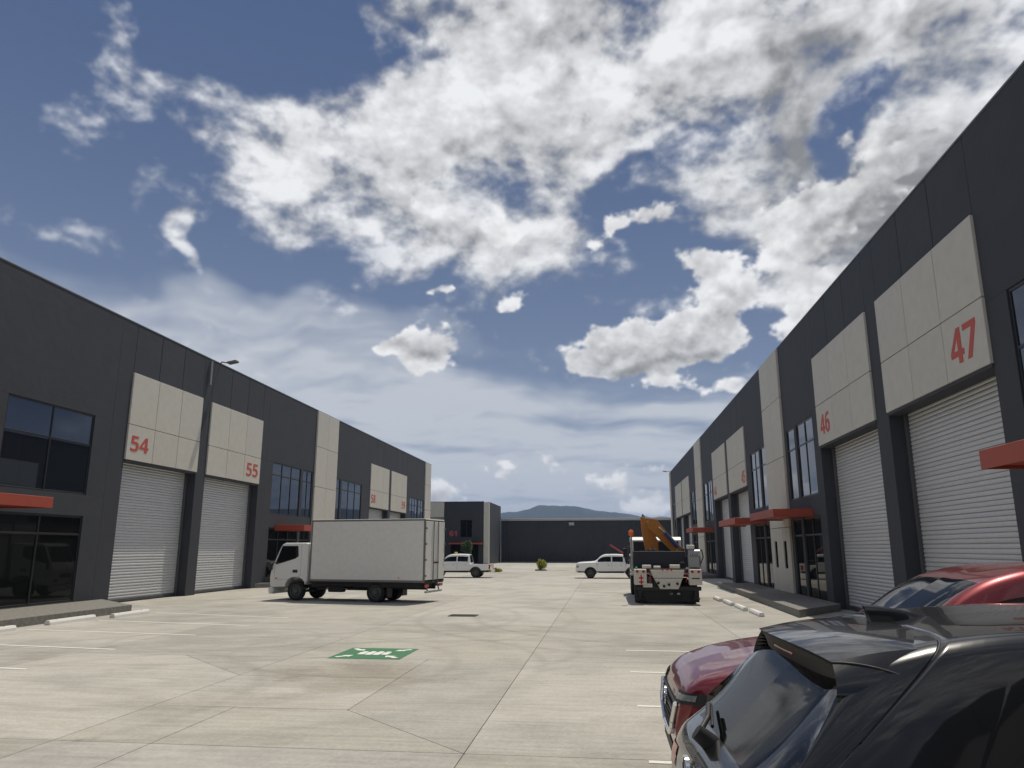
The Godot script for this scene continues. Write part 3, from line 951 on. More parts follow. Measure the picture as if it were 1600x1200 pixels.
func ground_row(i: int) -> void:
	var row := PackedByteArray()
	row.resize(GPX * 3)
	var d := (i + 0.5) / GPX * GD - GZ0
	var near := []
	for t in TRACKS:
		if absf(d - t[1]) < t[2] + t[3] + 0.1:
			near.append(t)
	for j in GPX:
		var x := GX0 + (j + 0.5) / GPX * GW
		var wide := stain.get_noise_2d(x * 0.55, d * 0.55)
		var patch := stain.get_noise_2d(x * 2.1 + 50.0, d * 2.1)
		var broom := speck.get_noise_2d(x * 0.6, d * 11.0)
		var fine := speck.get_noise_2d(x * 9.0 + 7.0, d * 9.0)
		var k := 1.0 + 0.20 * wide + 0.20 * patch + 0.20 * broom + 0.10 * fine
		var brown := 0.0
		# oily, muddy run-off round the low spot
		var e := Vector2((x + 3.7) / 1.5, (d - 11.0) / 1.7).length() + 0.5 * patch + 0.2 * fine
		brown += 1.0 * smoothstep(1.05, 0.2, e)
		var e2 := Vector2((x + 4.4) / 2.6, (d - 9.0) / 0.5).length() + 0.6 * patch
		brown += 0.35 * smoothstep(1.0, 0.3, e2)
		brown += 0.5 * smoothstep(0.28, 0.62, wide + 0.5 * patch)
		for t in near:
			var r := absf(Vector2(x - t[0], d - t[1]).length() - t[2] + 0.06 * wide)
			if r < t[3]:
				k -= t[4] * (0.55 + 0.9 * fine + 0.9 * patch) * (1.0 - r / t[3])
		# dark drips
		if patch + 0.6 * fine > 0.62:
			k -= 0.10
		k = clampf(k, 0.55, 1.25)
		brown = clampf(brown, 0.0, 1.0)
		var c := Color(0.452 * k, 0.436 * k, 0.394 * k).lerp(Color(0.32 * k, 0.285 * k, 0.225 * k), brown * 0.55).linear_to_srgb()
		row[j * 3] = clampi(roundi(c.r * 255.0), 0, 255)
		row[j * 3 + 1] = clampi(roundi(c.g * 255.0), 0, 255)
		row[j * 3 + 2] = clampi(roundi(c.b * 255.0), 0, 255)
	ground_rows[i] = row

func concrete() -> Array:
	stain = FastNoiseLite.new(); stain.seed = 3; stain.noise_type = FastNoiseLite.TYPE_SIMPLEX_SMOOTH; stain.frequency = 0.35; stain.fractal_octaves = 5
	speck = FastNoiseLite.new(); speck.seed = 9; speck.noise_type = FastNoiseLite.TYPE_SIMPLEX_SMOOTH; speck.frequency = 0.9; speck.fractal_octaves = 4; speck.fractal_gain = 0.6
	ground_rows.resize(GPX)
	var job := WorkerThreadPool.add_group_task(ground_row, GPX)
	WorkerThreadPool.wait_for_group_task_completion(job)
	var bytes := PackedByteArray()
	for row in ground_rows:
		bytes.append_array(row)
	var tex := ImageTexture.create_from_image(Image.create_from_data(GPX, GPX, false, Image.FORMAT_RGB8, bytes))
	var grit := noise_picture("grit", 0.09, 5, 0.90, 1.0)
	var out := []
	for k in 4:
		var m := StandardMaterial3D.new()
		m.resource_name = "yard_concrete"
		m.albedo_texture = tex
		var tone: float = [1.0, 0.965, 0.985, 0.945][k]
		m.albedo_color = Color(tone, tone, tone * [1.0, 0.99, 1.01, 1.0][k])
		m.roughness = 0.92
		m.metallic_specular = 0.35
		m.detail_enabled = true
		m.detail_albedo = grit
		m.detail_blend_mode = BaseMaterial3D.BLEND_MODE_MUL
		m.detail_uv_layer = BaseMaterial3D.DETAIL_UV_2
		out.append(m)
	return out

func ground_shape(poly: PackedVector2Array, y_top: float, thick: float) -> Shape:
	# poly in (x, d); up is y
	var s := Shape.new().prism(poly, Transform3D(Basis(Vector3(1, 0, 0), Vector3(0, 0, -1), Vector3(0, 1, 0)), Vector3(0, y_top - thick, 0)), thick)
	for p in s.v:
		s.uv.append(Vector2((p.x - GX0) / GW, (-p.z + GZ0) / GD))
		s.uv2.append(Vector2(p.x, p.z) / 2.6)
	return s

func yard() -> void:
	var g := setting("ground")
	var earth := worn("earth", lin(0.16, 0.15, 0.11), 0.95, noise_picture("earth_mottle", 0.02, 5, 0.6, 1.0), 9.0, 0.4)
	var joint := worn("joint_filler", lin(0.23, 0.22, 0.195), 0.95, noise_picture("mottle", 0.012, 5, 0.955, 1.0), 0.7)
	part(g, "earth", Shape.new().span(Vector3(-7000, -0.4, -7000), Vector3(7000, -0.06, 3000)), earth)
	part(g, "joint_bed", Shape.new().span(Vector3(-16.4, -0.059, -95.0), Vector3(7.4, -0.022, 21.0)), joint)
	var mats := concrete()
	var gap := 0.0045
	var xs := [-16.3, -13.3, -9.3, -5.3, -1.3, 2.7, 7.3]
	var ds := [-20.9, -15.3, -9.7, -4.1, 1.5, 7.1]
	while ds[-1] < 94.0:
		ds.append(ds[-1] + 5.6)
	# saw cuts that slant to the low spot
	var cuts := []
	for line in [[Vector2(-5.3, 8.75), Vector2(-2.95, 8.75)], [Vector2(-2.95, 8.75), Vector2(-2.95, 12.7)], [Vector2(-2.95, 8.75), Vector2(-1.3, 7.1)], [Vector2(-5.3, 10.85), Vector2(-7.2, 12.7)], [Vector2(-4.3, 7.1), Vector2(-4.3, 8.75)], [Vector2(-4.3, 1.5), Vector2(-4.3, 7.1)], [Vector2(-5.3, 10.85), Vector2(-2.95, 10.85)], [Vector2(-5.3, 26.0), Vector2(-1.3, 33.0)]]:
		var u: Vector2 = (line[1] - line[0]).normalized()
		var side := Vector2(-u.y, u.x) * gap
		cuts.append(PackedVector2Array([line[0] - u * 0.02 - side, line[1] + u * 0.02 - side, line[1] + u * 0.02 + side, line[0] - u * 0.02 + side]))
	var rng := RandomNumberGenerator.new()
	rng.seed = 4
	for i in ds.size() - 1:
		for j in xs.size() - 1:
			var polys := [PackedVector2Array([Vector2(xs[j] + gap, ds[i] + gap), Vector2(xs[j + 1] - gap, ds[i] + gap), Vector2(xs[j + 1] - gap, ds[i + 1] - gap), Vector2(xs[j] + gap, ds[i + 1] - gap)])]
			for c in cuts:
				var next := []
				for p in polys:
					for q in Geometry2D.clip_polygons(p, c):
						if q.size() > 2:
							next.append(q)
				polys = next
			for p in polys:
				part(g, "concrete_slab", ground_shape(p, 0.0, 0.02), mats[rng.randi() % 4])

func walkway(poly: Array) -> void:
	var w := setting("walkway")
	var p := PackedVector2Array()
	for q in poly:
		p.append(Vector2(q[0], q[1]))
	part(w, "walkway_slab", Shape.new().prism(p, Transform3D(Basis(Vector3(1, 0, 0), Vector3(0, 0, -1), Vector3(0, 1, 0)), Vector3(0, 0.002, 0)), 0.198), M.walk)

func wheel_stop(x: float, d0: float, d1: float, label: String, group: String) -> void:
	var t := thing("wheel_stop", label, "wheel stop", Vector3(x, 0.0, -(d0 + d1) / 2), 0.0, group)
	var w := 0.075
	var poly := PackedVector2Array([Vector2(-w, 0.0), Vector2(w, 0.0), Vector2(w * 0.95, 0.055), Vector2(w * 0.6, 0.105), Vector2(-w * 0.6, 0.105), Vector2(-w * 0.95, 0.055)])
	part(t, "block", Shape.new().prism(poly, Transform3D(Basis.IDENTITY, Vector3(0, 0.002, -(d1 - d0) / 2)), d1 - d0), M.white_paint)
	for s in [-1.0, 1.0]:
		var z: float = s * (d1 - d0) * 0.32
		part(t, "anchor_bolt", Shape.new().cyl(Vector3(0, 0.1, z), Vector3(0, 0.112, z), 0.018, 0.018, 8), M.galv)

func painted_line(p0: Vector2, p1: Vector2, wide: float) -> void:
	var u := (p1 - p0).normalized()
	var s := Vector2(-u.y, u.x) * wide / 2
	var t := setting("parking_line")
	part(t, "paint", Shape.new().prism(PackedVector2Array([p0 - s, p1 - s, p1 + s, p0 + s]), Transform3D(Basis(Vector3(1, 0, 0), Vector3(0, 0, -1), Vector3(0, 1, 0)), Vector3(0, 0.002, 0)), 0.003), M.line)

func assembly_sign() -> void:
	var t := thing("assembly_point_marking", "green square assembly point marking with white figures painted on the concrete", "ground marking", Vector3(-4.03, 0, -13.28))
	var flat := Basis(Vector3(1, 0, 0), Vector3(0, 0, -1), Vector3(0, 1, 0))
	var green := worn("green_road_paint", lin(0.045, 0.19, 0.085), 0.8, noise_picture("wear", 0.05, 4, 0.72, 1.0), 0.8, 0.2)
	part(t, "green_square", Shape.new().prism(PackedVector2Array([Vector2(-0.62, -0.66), Vector2(0.62, -0.66), Vector2(0.62, 0.66), Vector2(-0.62, 0.66)]), Transform3D(flat, Vector3(0, 0.002, 0)), 0.003), green)
	for k in 4:
		var a := PI / 4 + k * PI / 2
		var arrow := PackedVector2Array()
		for q in [Vector2(0.74, -0.045), Vector2(0.56, -0.045), Vector2(0.56, -0.11), Vector2(0.40, 0.0), Vector2(0.56, 0.11), Vector2(0.56, 0.045), Vector2(0.74, 0.045)]:
			arrow.append(q.rotated(a))
		part(t, "arrow", Shape.new().prism(arrow, Transform3D(flat, Vector3(0, 0.006, 0)), 0.003), M.white_paint)
	for k in 4:
		var cx := (k - 1.5) * 0.14
		var tall := 0.36 if k in [1, 2] else 0.29
		var fig := Shape.new()
		var body := PackedVector2Array([Vector2(cx - 0.055, -tall * 0.6), Vector2(cx + 0.055, -tall * 0.6), Vector2(cx + 0.066, tall * 0.3), Vector2(cx - 0.066, tall * 0.3)])
		fig.prism(body, Transform3D(flat, Vector3(0, 0.006, 0)), 0.003)
		var head := PackedVector2Array()
		for i in 10:
			head.append(Vector2(cx, tall * 0.3 + 0.065) + Vector2(0.05, 0).rotated(TAU * i / 10))
		fig.prism(head, Transform3D(flat, Vector3(0, 0.006, 0)), 0.003)
		part(t, "figure", fig, M.white_paint)

func drain(x: float, d: float) -> void:
	var t := thing("drain_grate", "dark iron drain grate set flush in the concrete", "drain", Vector3(x, 0, -d))
	var iron := worn("cast_iron", lin(0.05, 0.047, 0.043), 0.7, noise_picture("mottle", 0.012, 5, 0.955, 1.0), 0.4, 0.3, 0.4)
	var f := Shape.new()
	for q in [[-0.38, 0.38, -0.27, -0.21], [-0.38, 0.38, 0.21, 0.27], [-0.38, -0.32, -0.21, 0.21], [0.32, 0.38, -0.21, 0.21]]:
		f.span(Vector3(q[0], 0.002, q[2]), Vector3(q[1], 0.016, q[3]), 0.003)
	part(t, "frame", f, iron)
	part(t, "pit", Shape.new().span(Vector3(-0.32, 0.002, -0.21), Vector3(0.32, 0.004, 0.21)), M.backing)
	for k in 12:
		var bx := -0.29 + k * 0.053
		part(t, "bar", Shape.new().span(Vector3(bx - 0.012, 0.004, -0.21), Vector3(bx + 0.012, 0.014, 0.21), 0.003), iron)

func ground_things() -> void:
	walkway([[-16.01, 8.0], [-13.55, 8.0], [-13.55, 20.75], [-16.01, 22.9]])
	walkway([[-16.01, 33.6], [-14.0, 35.6], [-14.0, 48.0], [-16.01, 49.8]])
	walkway([[-16.01, 60.0], [-14.0, 61.6], [-14.0, 68.0], [-16.01, 68.0]])
	walkway([[5.05, 21.2], [6.81, 23.6], [6.81, 36.2], [5.3, 37.6]])
	walkway([[5.3, 46.6], [6.81, 47.6], [6.81, 60.2], [5.3, 61.4]])
	walkway([[5.3, 71.0], [6.81, 72.6], [6.81, 77.6], [5.3, 77.6]])
	walkway([[4.9, 3.0], [6.81, 3.0], [6.81, 13.0], [4.9, 11.6]])
	# a planted strip before the end hall
	var kerb := setting("kerb")
	part(kerb, "kerb_stone", Shape.new().span(Vector3(-12.9, 0.002, -93.9), Vector3(6.6, 0.13, -93.7), 0.015), M.walk)
	wheel_stop(-13.2, 14.3, 15.95, "white concrete wheel stop by the walkway, first from the tan column", "wheel stops before unit 54")
	wheel_stop(-13.25, 17.05, 18.7, "white concrete wheel stop between two others beside the walkway", "wheel stops before unit 54")
	wheel_stop(-12.9, 18.95, 20.5, "white concrete wheel stop at the cut walkway corner by shutter 54", "wheel stops before unit 54")
	var said := ["white wheel stop beside the walkway corner, nearest shutter 46", "white wheel stop second from the walkway corner by shutter 46", "white wheel stop third from the walkway corner by shutter 46", "white wheel stop fourth from the walkway corner, towards the crane truck"]
	for k in 4:
		wheel_stop([4.12, 4.03, 3.98, 3.9][k], [21.35, 23.2, 25.2, 27.1][k], [22.78, 24.7, 26.7, 28.5][k], said[k], "wheel stops before the red canopies")
	for q in [[-12.75, 11.5, -8.75, 10.95], [-12.95, 13.75, -8.85, 13.2], [-13.0, 16.1, -8.6, 15.5], [-12.85, 18.3, -8.4, 17.5], [-12.7, 20.6, -8.3, 19.5]]:
		painted_line(Vector2(q[0], q[1]), Vector2(q[2], q[3]), 0.085)
	for d in [4.65, 7.03, 9.36, 11.8, 14.2]:
		painted_line(Vector2(0.33, d), Vector2(4.6, d - 0.1), 0.085)
	assembly_sign()
	drain(-3.86, 20.75)

# ---------------------------------------------------------------- hills and plants
func hills() -> void:
	var f := FastNoiseLite.new()
	f.seed = 21
	f.frequency = 0.0022
	f.fractal_octaves = 5
	var ridge := [Vector2(-3600, 150), Vector2(-1600, 180), Vector2(-900, 120), Vector2(-560, 112), Vector2(-415, 134), Vector2(-330, 140), Vector2(-290, 150), Vector2(-262, 164), Vector2(-232, 168), Vector2(-180, 166), Vector2(-122, 164), Vector2(-60, 153), Vector2(20, 145), Vector2(104, 131), Vector2(180, 116), Vector2(251, 112), Vector2(420, 110), Vector2(800, 150), Vector2(1700, 170), Vector2(3600, 150)]
	var rows := []
	for i in 15:
		var t := i / 14.0
		var line := PackedVector3Array()
		for j in 500:
			var x := -3000.0 + j * 12.0
			var top := curve(ridge, x)
			var z := -2350.0 - t * 900.0
			var rise := sin(minf(t, 0.72) / 0.72 * PI / 2)
			if t > 0.72:
				rise = 1.0 - (t - 0.72) * 1.6
			var bump := f.get_noise_2d(x * 1.4, z * 1.8) * 30.0 * (1.0 - absf(t - 0.72)) + f.get_noise_2d(x * 7.0, z * 7.0) * 9.0 + f.get_noise_2d(x * 23.0, z * 23.0) * 5.0
			line.append(Vector3(x, maxf(top * rise + bump * (1.0 if t < 0.6 else 0.4) * minf(1.0, t * 4.0), -2.0) * (2950.0 / 3000.0), z))
		rows.append(line)
	var m := worn("wooded_slope", lin(0.045, 0.058, 0.036), 0.95, noise_picture("woods", 0.03, 5, 0.55, 1.0), 260.0)
	var h := setting("mountain")
	part(h, "slope", Shape.new().sheet(rows, func(q): return q - Vector3.UP), m)

func leaf_clump(t: Node3D, called: String, at: Vector3, size: Vector3, count: int, leaf: float, m: Material, sd: int) -> void:
	var rng := RandomNumberGenerator.new()
	rng.seed = sd
	var s := Shape.new()
	for k in count:
		var d := Vector3(rng.randfn(), rng.randfn(), rng.randfn()).normalized()
		var r := pow(rng.randf(), 0.45)
		var p := at + d * r * size * (0.8 + 0.3 * sin(d.x * 5.0 + sd) * cos(d.z * 4.0))
		var u := (d + Vector3(rng.randfn(), rng.randfn(), rng.randfn()) * 0.6).normalized()
		var w := u.cross(Vector3(rng.randfn(), rng.randfn(), rng.randfn())).normalized()
		var len := leaf * rng.randf_range(0.6, 1.3)
		var tip := p + u * len + Vector3.DOWN * len * 0.2
		var mid := p + u * len * 0.5
		s.flat3(p, mid + w * len * 0.24, tip, p - u)
		s.flat3(p, tip, mid - w * len * 0.24, p - u)
	part(t, called, s, m)

func plants() -> void:
	var leaf := plain("yellow_green_leaf", lin(0.27, 0.27, 0.045), 0.6)
	leaf.backlight_enabled = true
	leaf.backlight = Color(0.42, 0.42, 0.1)
	var dark := plain("dark_green_leaf", lin(0.045, 0.075, 0.025), 0.6)
	dark.backlight_enabled = true
	dark.backlight = Color(0.12, 0.18, 0.05)
	var bark := plain("bark", lin(0.09, 0.065, 0.045), 0.9)
	var stone: Material = M.walk
	var a := thing("shrub", "small yellow green shrub standing alone in the paving before the end hall", "shrub", Vector3(-5.2, 0, -62.0))
	part(a, "planting_bed", Shape.new().cyl(Vector3(0, 0.002, 0), Vector3(0, 0.09, 0), 0.5, 0.46, 20), stone)
	part(a, "stem", Shape.new().tube([Vector3(0, 0.05, 0), Vector3(0.05, 0.4, 0), Vector3(-0.1, 0.7, 0.05)], 0.03).tube([Vector3(0.02, 0.25, 0), Vector3(0.3, 0.6, 0.1)], 0.02), bark)
	leaf_clump(a, "foliage", Vector3(0.05, 0.5, 0), Vector3(0.42, 0.40, 0.4), 800, 0.16, leaf, 3)
	var b := thing("shrub", "low green ground plant behind the tail of the pickup with red lamps", "shrub", Vector3(-8.3, 0, -58.0))
	part(b, "stem", Shape.new().tube([Vector3(0, 0.0, 0), Vector3(0.1, 0.2, 0)], 0.02), bark)
	leaf_clump(b, "foliage", Vector3(0, 0.14, 0), Vector3(0.5, 0.12, 0.35), 500, 0.14, leaf, 8)
	var c := thing("young_tree", "thin young tree with loose dark crown before the corner unit", "tree", Vector3(-14.6, 0, -80.0))
	part(c, "trunk", Shape.new().cyl(Vector3(0, 0, 0), Vector3(0.05, 1.4, 0), 0.05, 0.03, 8).tube([Vector3(0.04, 1.1, 0), Vector3(0.4, 1.9, 0.1)], 0.02).tube([Vector3(0.04, 1.2, 0), Vector3(-0.35, 2.0, -0.1)], 0.02), bark)
	leaf_clump(c, "crown", Vector3(0.05, 1.95, 0), Vector3(0.65, 0.75, 0.6), 900, 0.2, dark, 12)

# ---------------------------------------------------------------- vehicles
# a smooth curve without overshoot through points (x rising, value)
func curve(p: Array, x: float) -> float:
	var k := p.size()
	if x <= p[0].x:
		return p[0].y
	if x >= p[k - 1].x:
		return p[k - 1].y
	var i := 0
	while x > p[i + 1].x:
		i += 1
	var h: float = p[i + 1].x - p[i].x
	var s: float = (p[i + 1].y - p[i].y) / h
	var m0 := s
	var m1 := s
	if i > 0:
		var s0: float = (p[i].y - p[i - 1].y) / (p[i].x - p[i - 1].x)
		m0 = 0.0 if s0 * s <= 0.0 else 2.0 * s0 * s / (s0 + s)
	if i < k - 2:
		var s1: float = (p[i + 2].y - p[i + 1].y) / (p[i + 2].x - p[i + 1].x)
		m1 = 0.0 if s1 * s <= 0.0 else 2.0 * s1 * s / (s1 + s)
	var t: float = (x - p[i].x) / h
	return p[i].y * (1 + 2 * t) * (1 - t) * (1 - t) + m0 * h * t * (1 - t) * (1 - t) + p[i + 1].y * t * t * (3 - 2 * t) + m1 * h * t * t * (t - 1)

func spline(pts: Array, sub: int) -> PackedVector3Array:
	var out := PackedVector3Array()
	var k := pts.size()
	for i in k - 1:
		var a: Vector3 = pts[maxi(i - 1, 0)]
		var b: Vector3 = pts[i]
		var c: Vector3 = pts[i + 1]
		var d: Vector3 = pts[mini(i + 2, k - 1)]
		for j in sub:
			var t := float(j) / sub
			# tangents limited by the shorter side, so that uneven spacing does not bulge
			var l := b.distance_to(c)
			var m0 := (c - a) * (l / maxf(a.distance_to(b) + l, 1e-5)) if i > 0 else (c - b)
			var m1 := (d - b) * (l / maxf(c.distance_to(d) + l, 1e-5)) if i < k - 2 else (c - b)
			var t2 := t * t
			var t3 := t2 * t
			out.append(b * (2 * t3 - 3 * t2 + 1) + m0 * (t3 - 2 * t2 + t) + c * (3 * t2 - 2 * t3) + m1 * (t3 - t2))
	out.append(pts[k - 1])
	return out

func wheel(parent: Node3D, at: Vector3, r: float, wide: float, side: float, steel: bool) -> void:
	# side: which way the outer face looks along z
	var w := holder(parent, "wheel", at)
	var turn := Transform3D(Basis(Vector3(1, 0, 0), Vector3(0, 0, side), Vector3(0, -side, 0)), Vector3.ZERO)
	var h := wide / 2
	part(w, "tyre", Shape.new().lathe([Vector2(r * 0.66, -h * 0.8), Vector2(r * 0.78, -h), Vector2(r * 0.93, -h * 0.94), Vector2(r, -h * 0.68), Vector2(r, -h * 0.3), Vector2(r * 0.985, -h * 0.28), Vector2(r * 0.985, -h * 0.2), Vector2(r, -h * 0.18), Vector2(r, h * 0.18), Vector2(r * 0.985, h * 0.2), Vector2(r * 0.985, h * 0.28), Vector2(r, h * 0.3), Vector2(r, h * 0.68), Vector2(r * 0.93, h * 0.94), Vector2(r * 0.78, h), Vector2(r * 0.66, h * 0.8)], turn, 36), M.rubber)
	var rim := Shape.new()
	rim.lathe([Vector2(r * 0.66, -h * 0.8), Vector2(r * 0.6, -h * 0.5), Vector2(r * 0.6, h * 0.45), Vector2(r * 0.66, h * 0.8), Vector2(r * 0.68, h * 0.86), Vector2(r * 0.63, h * 0.84), Vector2(r * 0.58, h * 0.4)], turn, 36)
	if steel:
		rim.lathe([Vector2(r * 0.6, h * 0.2), Vector2(r * 0.42, h * 0.62), Vector2(r * 0.26, h * 0.4), Vector2(r * 0.2, h * 0.95), Vector2(0.001, h * 0.98)], turn, 24)
		for k in 6:
			var a := TAU * k / 6
			var p := turn * Vector3(cos(a) * r * 0.31, h * 0.45, sin(a) * r * 0.31)
			rim.cyl(p, p + Vector3(0, 0, side * 0.03), 0.014, 0.012, 6)
	else:
		for k in 10:
			var a := TAU * k / 10 + (0.12 if k % 2 else -0.12)
			var u := Vector3(cos(a), 0, sin(a))
			var b := Basis(u, Vector3.UP, u.cross(Vector3.UP))
			rim.box(turn * (u * r * 0.37 + Vector3.UP * h * 0.62), Vector3(r * 0.52, h * 0.2, r * 0.085), 0.006, turn.basis * b)
		rim.lathe([Vector2(r * 0.17, h * 0.3), Vector2(r * 0.17, h * 0.74), Vector2(r * 0.12, h * 0.82), Vector2(0.001, h * 0.82)], turn, 20)
	part(w, "rim", rim, M.steel_rim if steel else M.alloy)
	part(w, "brake_drum", Shape.new().lathe([Vector2(r * 0.56, -h * 0.5), Vector2(r * 0.56, h * 0.02), Vector2(0.001, h * 0.03)], turn, 20), M.black_plastic)

# The shell of a car, drawn through cross-sections along x. p: top, belt, half, rail: Arrays of (x, value); sill, length ends x0..x1, wheels: [[x, r]], glass: windshield [a, b], back [a, b], sides [[a, b]], grooves: [[x, from row key, to row key]], skew: rearward lean of the sections
const SUB := 6

func car_shell(t: Node3D, p: Dictionary, paint: Material) -> void:
	var xs := PackedFloat32Array()
	var x: float = p.x0
	while x < p.x1:
		xs.append(x)
		var edge := minf(x - p.x0, p.x1 - x)
		x += clampf(edge * 0.14 + 0.008, 0.008, p.get("step", 0.045))
	xs.append(p.x1)
	var extra := []
	for g in p.grooves:
		extra.append_array([g[0] - 0.006, g[0], g[0] + 0.006])
	for w in p.wheels:
		for k in 25:
			extra.append(w[0] + cos(PI * k / 24.0) * (w[1] + 0.055))
	for e in p.get("marks", []):
		extra.append(e)
	for e in extra:
		xs.append(e)
	xs.sort()
	var clean := PackedFloat32Array()
	for q in xs:
		if clean.is_empty() or q - clean[-1] > 0.0035 or q in extra:
			clean.append(q)
	xs = clean
	var rows := []
	for q in xs:
		var top: float = curve(p.top, q)
		var belt: float = minf(curve(p.belt, q), top - 0.02)
		var half: float = curve(p.half, q)
		var rail: float = curve(p.rail, q)
		var bottom: float = curve(p.sill, q)
		for w in p.wheels:
			var dx: float = absf(q - w[0])
			var reach: float = w[1] + 0.055
			if dx < reach:
				bottom = maxf(bottom, w[1] + sqrt(reach * reach - dx * dx) * 0.98)
		bottom = minf(bottom, belt - 0.05)
		var g := clampf((top - belt) / 0.42, 0.0, 1.0)
		var pts := [
			Vector3(q, bottom, half * 0.965), Vector3(q, lerpf(bottom, belt, 0.3), half * 0.99), Vector3(q, lerpf(bottom, belt, 0.66), half), Vector3(q, lerpf(bottom, belt, 0.9), half * 0.985), Vector3(q, belt, half * 0.955),
			Vector3(q, lerpf(belt, top, lerpf(0.5, 0.84, g)), lerpf(half * 0.86, rail, g)), Vector3(q, lerpf(belt, top, lerpf(0.82, 0.965, g)), lerpf(half * 0.6, rail - 0.1, g)), Vector3(q, top, 0.0)]
		var line := spline(pts, SUB)
		for i in line.size():
			var lean: float = p.skew.call(q) if p.has("skew") else 0.0
			line[i].x -= lean * maxf(0.0, top - maxf(line[i].y, belt))
		rows.append(line)
	var wide: int = rows[0].size()
	# grooves: press the middle station in
	for g in p.grooves:
		for i in xs.size():
			if absf(xs[i] - g[0]) < 0.0008:
				var seam := []
				for j in wide:
					var key := float(j) / SUB
					if key >= g[1] and key <= g[2]:
						var q: Vector3 = rows[i][j]
						var inward := (Vector3(q.x, 0.7, 0.0) - q).normalized() * 0.016
						rows[i][j] = q + inward
						seam.append(q + inward * 0.4)
				if seam.size() > 2:
					for flip in [1.0, -1.0]:
						var line := []
						for q in seam:
							line.append(Vector3(q.x, q.y, q.z * flip))
						part(t, "panel_seal", Shape.new().tube(line, 0.005, 5), M.black_plastic)
	shells[t] = rows
	var open: Array = p.get("open", [])
	var group := func(i: int, j: int) -> String:
		var mid := (xs[i] + xs[i + 1]) / 2
		var key := (j + 0.5) / SUB
		if open and mid > open[0] and mid < open[1] and key > 4.0:
			return "none"
		if mid > p.windshield[0] and mid < p.windshield[1] and key > 6.0:
			return "windshield"
		if p.has("back") and mid > p.back[0] and mid < p.back[1] and key > 6.0 - p.get("back_wide", 0.0):
			return "rear_window"
		for k in p.sides.size():
			var s: Array = p.sides[k]
			if mid > s[0] and mid < s[1] and key > 4.0 + 1.0 / SUB and key < 5.0 - 1.0 / SUB:
				var belt: float = minf(curve(p.belt, mid), curve(p.top, mid) - 0.02)
				if curve(p.top, mid) - belt > 0.1:
					return "side_window_%d" % k
		return "body"
	for name in ["body", "windshield", "rear_window"]:
		var s := Shape.new()
		for flip in [1.0, -1.0]:
			var mirrored := []
			for line in rows:
				var l := PackedVector3Array()
				for q in line:
					l.append(Vector3(q.x, q.y, q.z * flip))
				mirrored.append(l)
			s.sheet(mirrored, func(q): return Vector3(clampf(q.x, p.x0 + 0.5, p.x1 - 0.5), 0.62, 0.0), func(i, j): return group.call(i, j) == name)
		if name == "body":
			# close both ends
			for i in [0, rows.size() - 1]:
				var line: PackedVector3Array = rows[i]
				for j in line.size() - 1:
					var a := line[j]
					var b := line[j + 1]
					s.flat4(a, b, Vector3(b.x, b.y, -b.z), Vector3(a.x, a.y, -a.z), Vector3(0, 0.6, 0))
		if s.v.size():
			part(t, name, s, paint if name == "body" else M.car_glass)
	for k in p.sides.size():
		for flip in [1.0, -1.0]:
			var mirrored := []
			for line in rows:
				var l := PackedVector3Array()
				for q in line:
					l.append(Vector3(q.x, q.y, q.z * flip))
				mirrored.append(l)
			var s := Shape.new().sheet(mirrored, func(q): return Vector3(q.x, 0.62, 0.0), func(i, j): return group.call(i, j) == "side_window_%d" % k)
			if s.v.size():
				part(t, "side_window", s, M.car_glass)
	# floor pan and wheel wells
	var pan := Shape.new()
	pan.span(Vector3(p.x0 + 0.15, p.pan, -0.62), Vector3(p.x1 - 0.15, p.pan + 0.12, 0.62))
	for w in p.wheels:
		pan.span(Vector3(w[0] - w[1] - 0.05, 0.3, -0.5), Vector3(w[0] + w[1] + 0.05, w[1] * 2 + 0.1, 0.5))
	part(t, "floor_pan", pan, M.black_plastic)
	for w in p.wheels:
		for side in [-1.0, 1.0]:
			wheel(t, Vector3(w[0], w[1], side * (p.track)), w[1], p.tyre, side, p.get("steel", false))
			# dark cladding lip round the arch
			var lip := []
			for k in 21:
				var a := PI * k / 20.0
				lip.append(Vector3(w[0] + cos(a) * (w[1] + 0.05), w[1] + sin(a) * (w[1] + 0.05), side * (curve(p.half, w[0]) * 0.968)))
			part(t, "arch_trim", Shape.new().tube(lip, p.get("lip", 0.022), 6), M.black_plastic if p.get("lip", 0.022) > 0.02 else paint)

var shells := {}

# where the shell of t lies at height y and side z, seen from its nose (ahead) or tail
func skin_x(t: Node3D, y: float, z: float, ahead: bool) -> float:
	var rows: Array = shells[t]
	var k := rows.size()
	var before := -1.0
	var away := absf(z)
	for s in k:
		var line: PackedVector3Array = rows[k - 1 - s if ahead else s]
		var reach := -1.0
		var x := line[0].x
		for j in line.size() - 1:
			if (line[j].y <= y) != (line[j + 1].y <= y):
				var f := (y - line[j].y) / (line[j + 1].y - line[j].y)
				reach = lerpf(line[j].z, line[j + 1].z, f)
				x = lerpf(line[j].x, line[j + 1].x, f)
		if reach >= away:
			if s > 0 and before >= 0.0 and reach > before:
				var last: PackedVector3Array = rows[k - s if ahead else s - 1]
				return lerpf(last[0].x, x, (away - before) / (reach - before))
			return x
		before = reach
	return 0.0

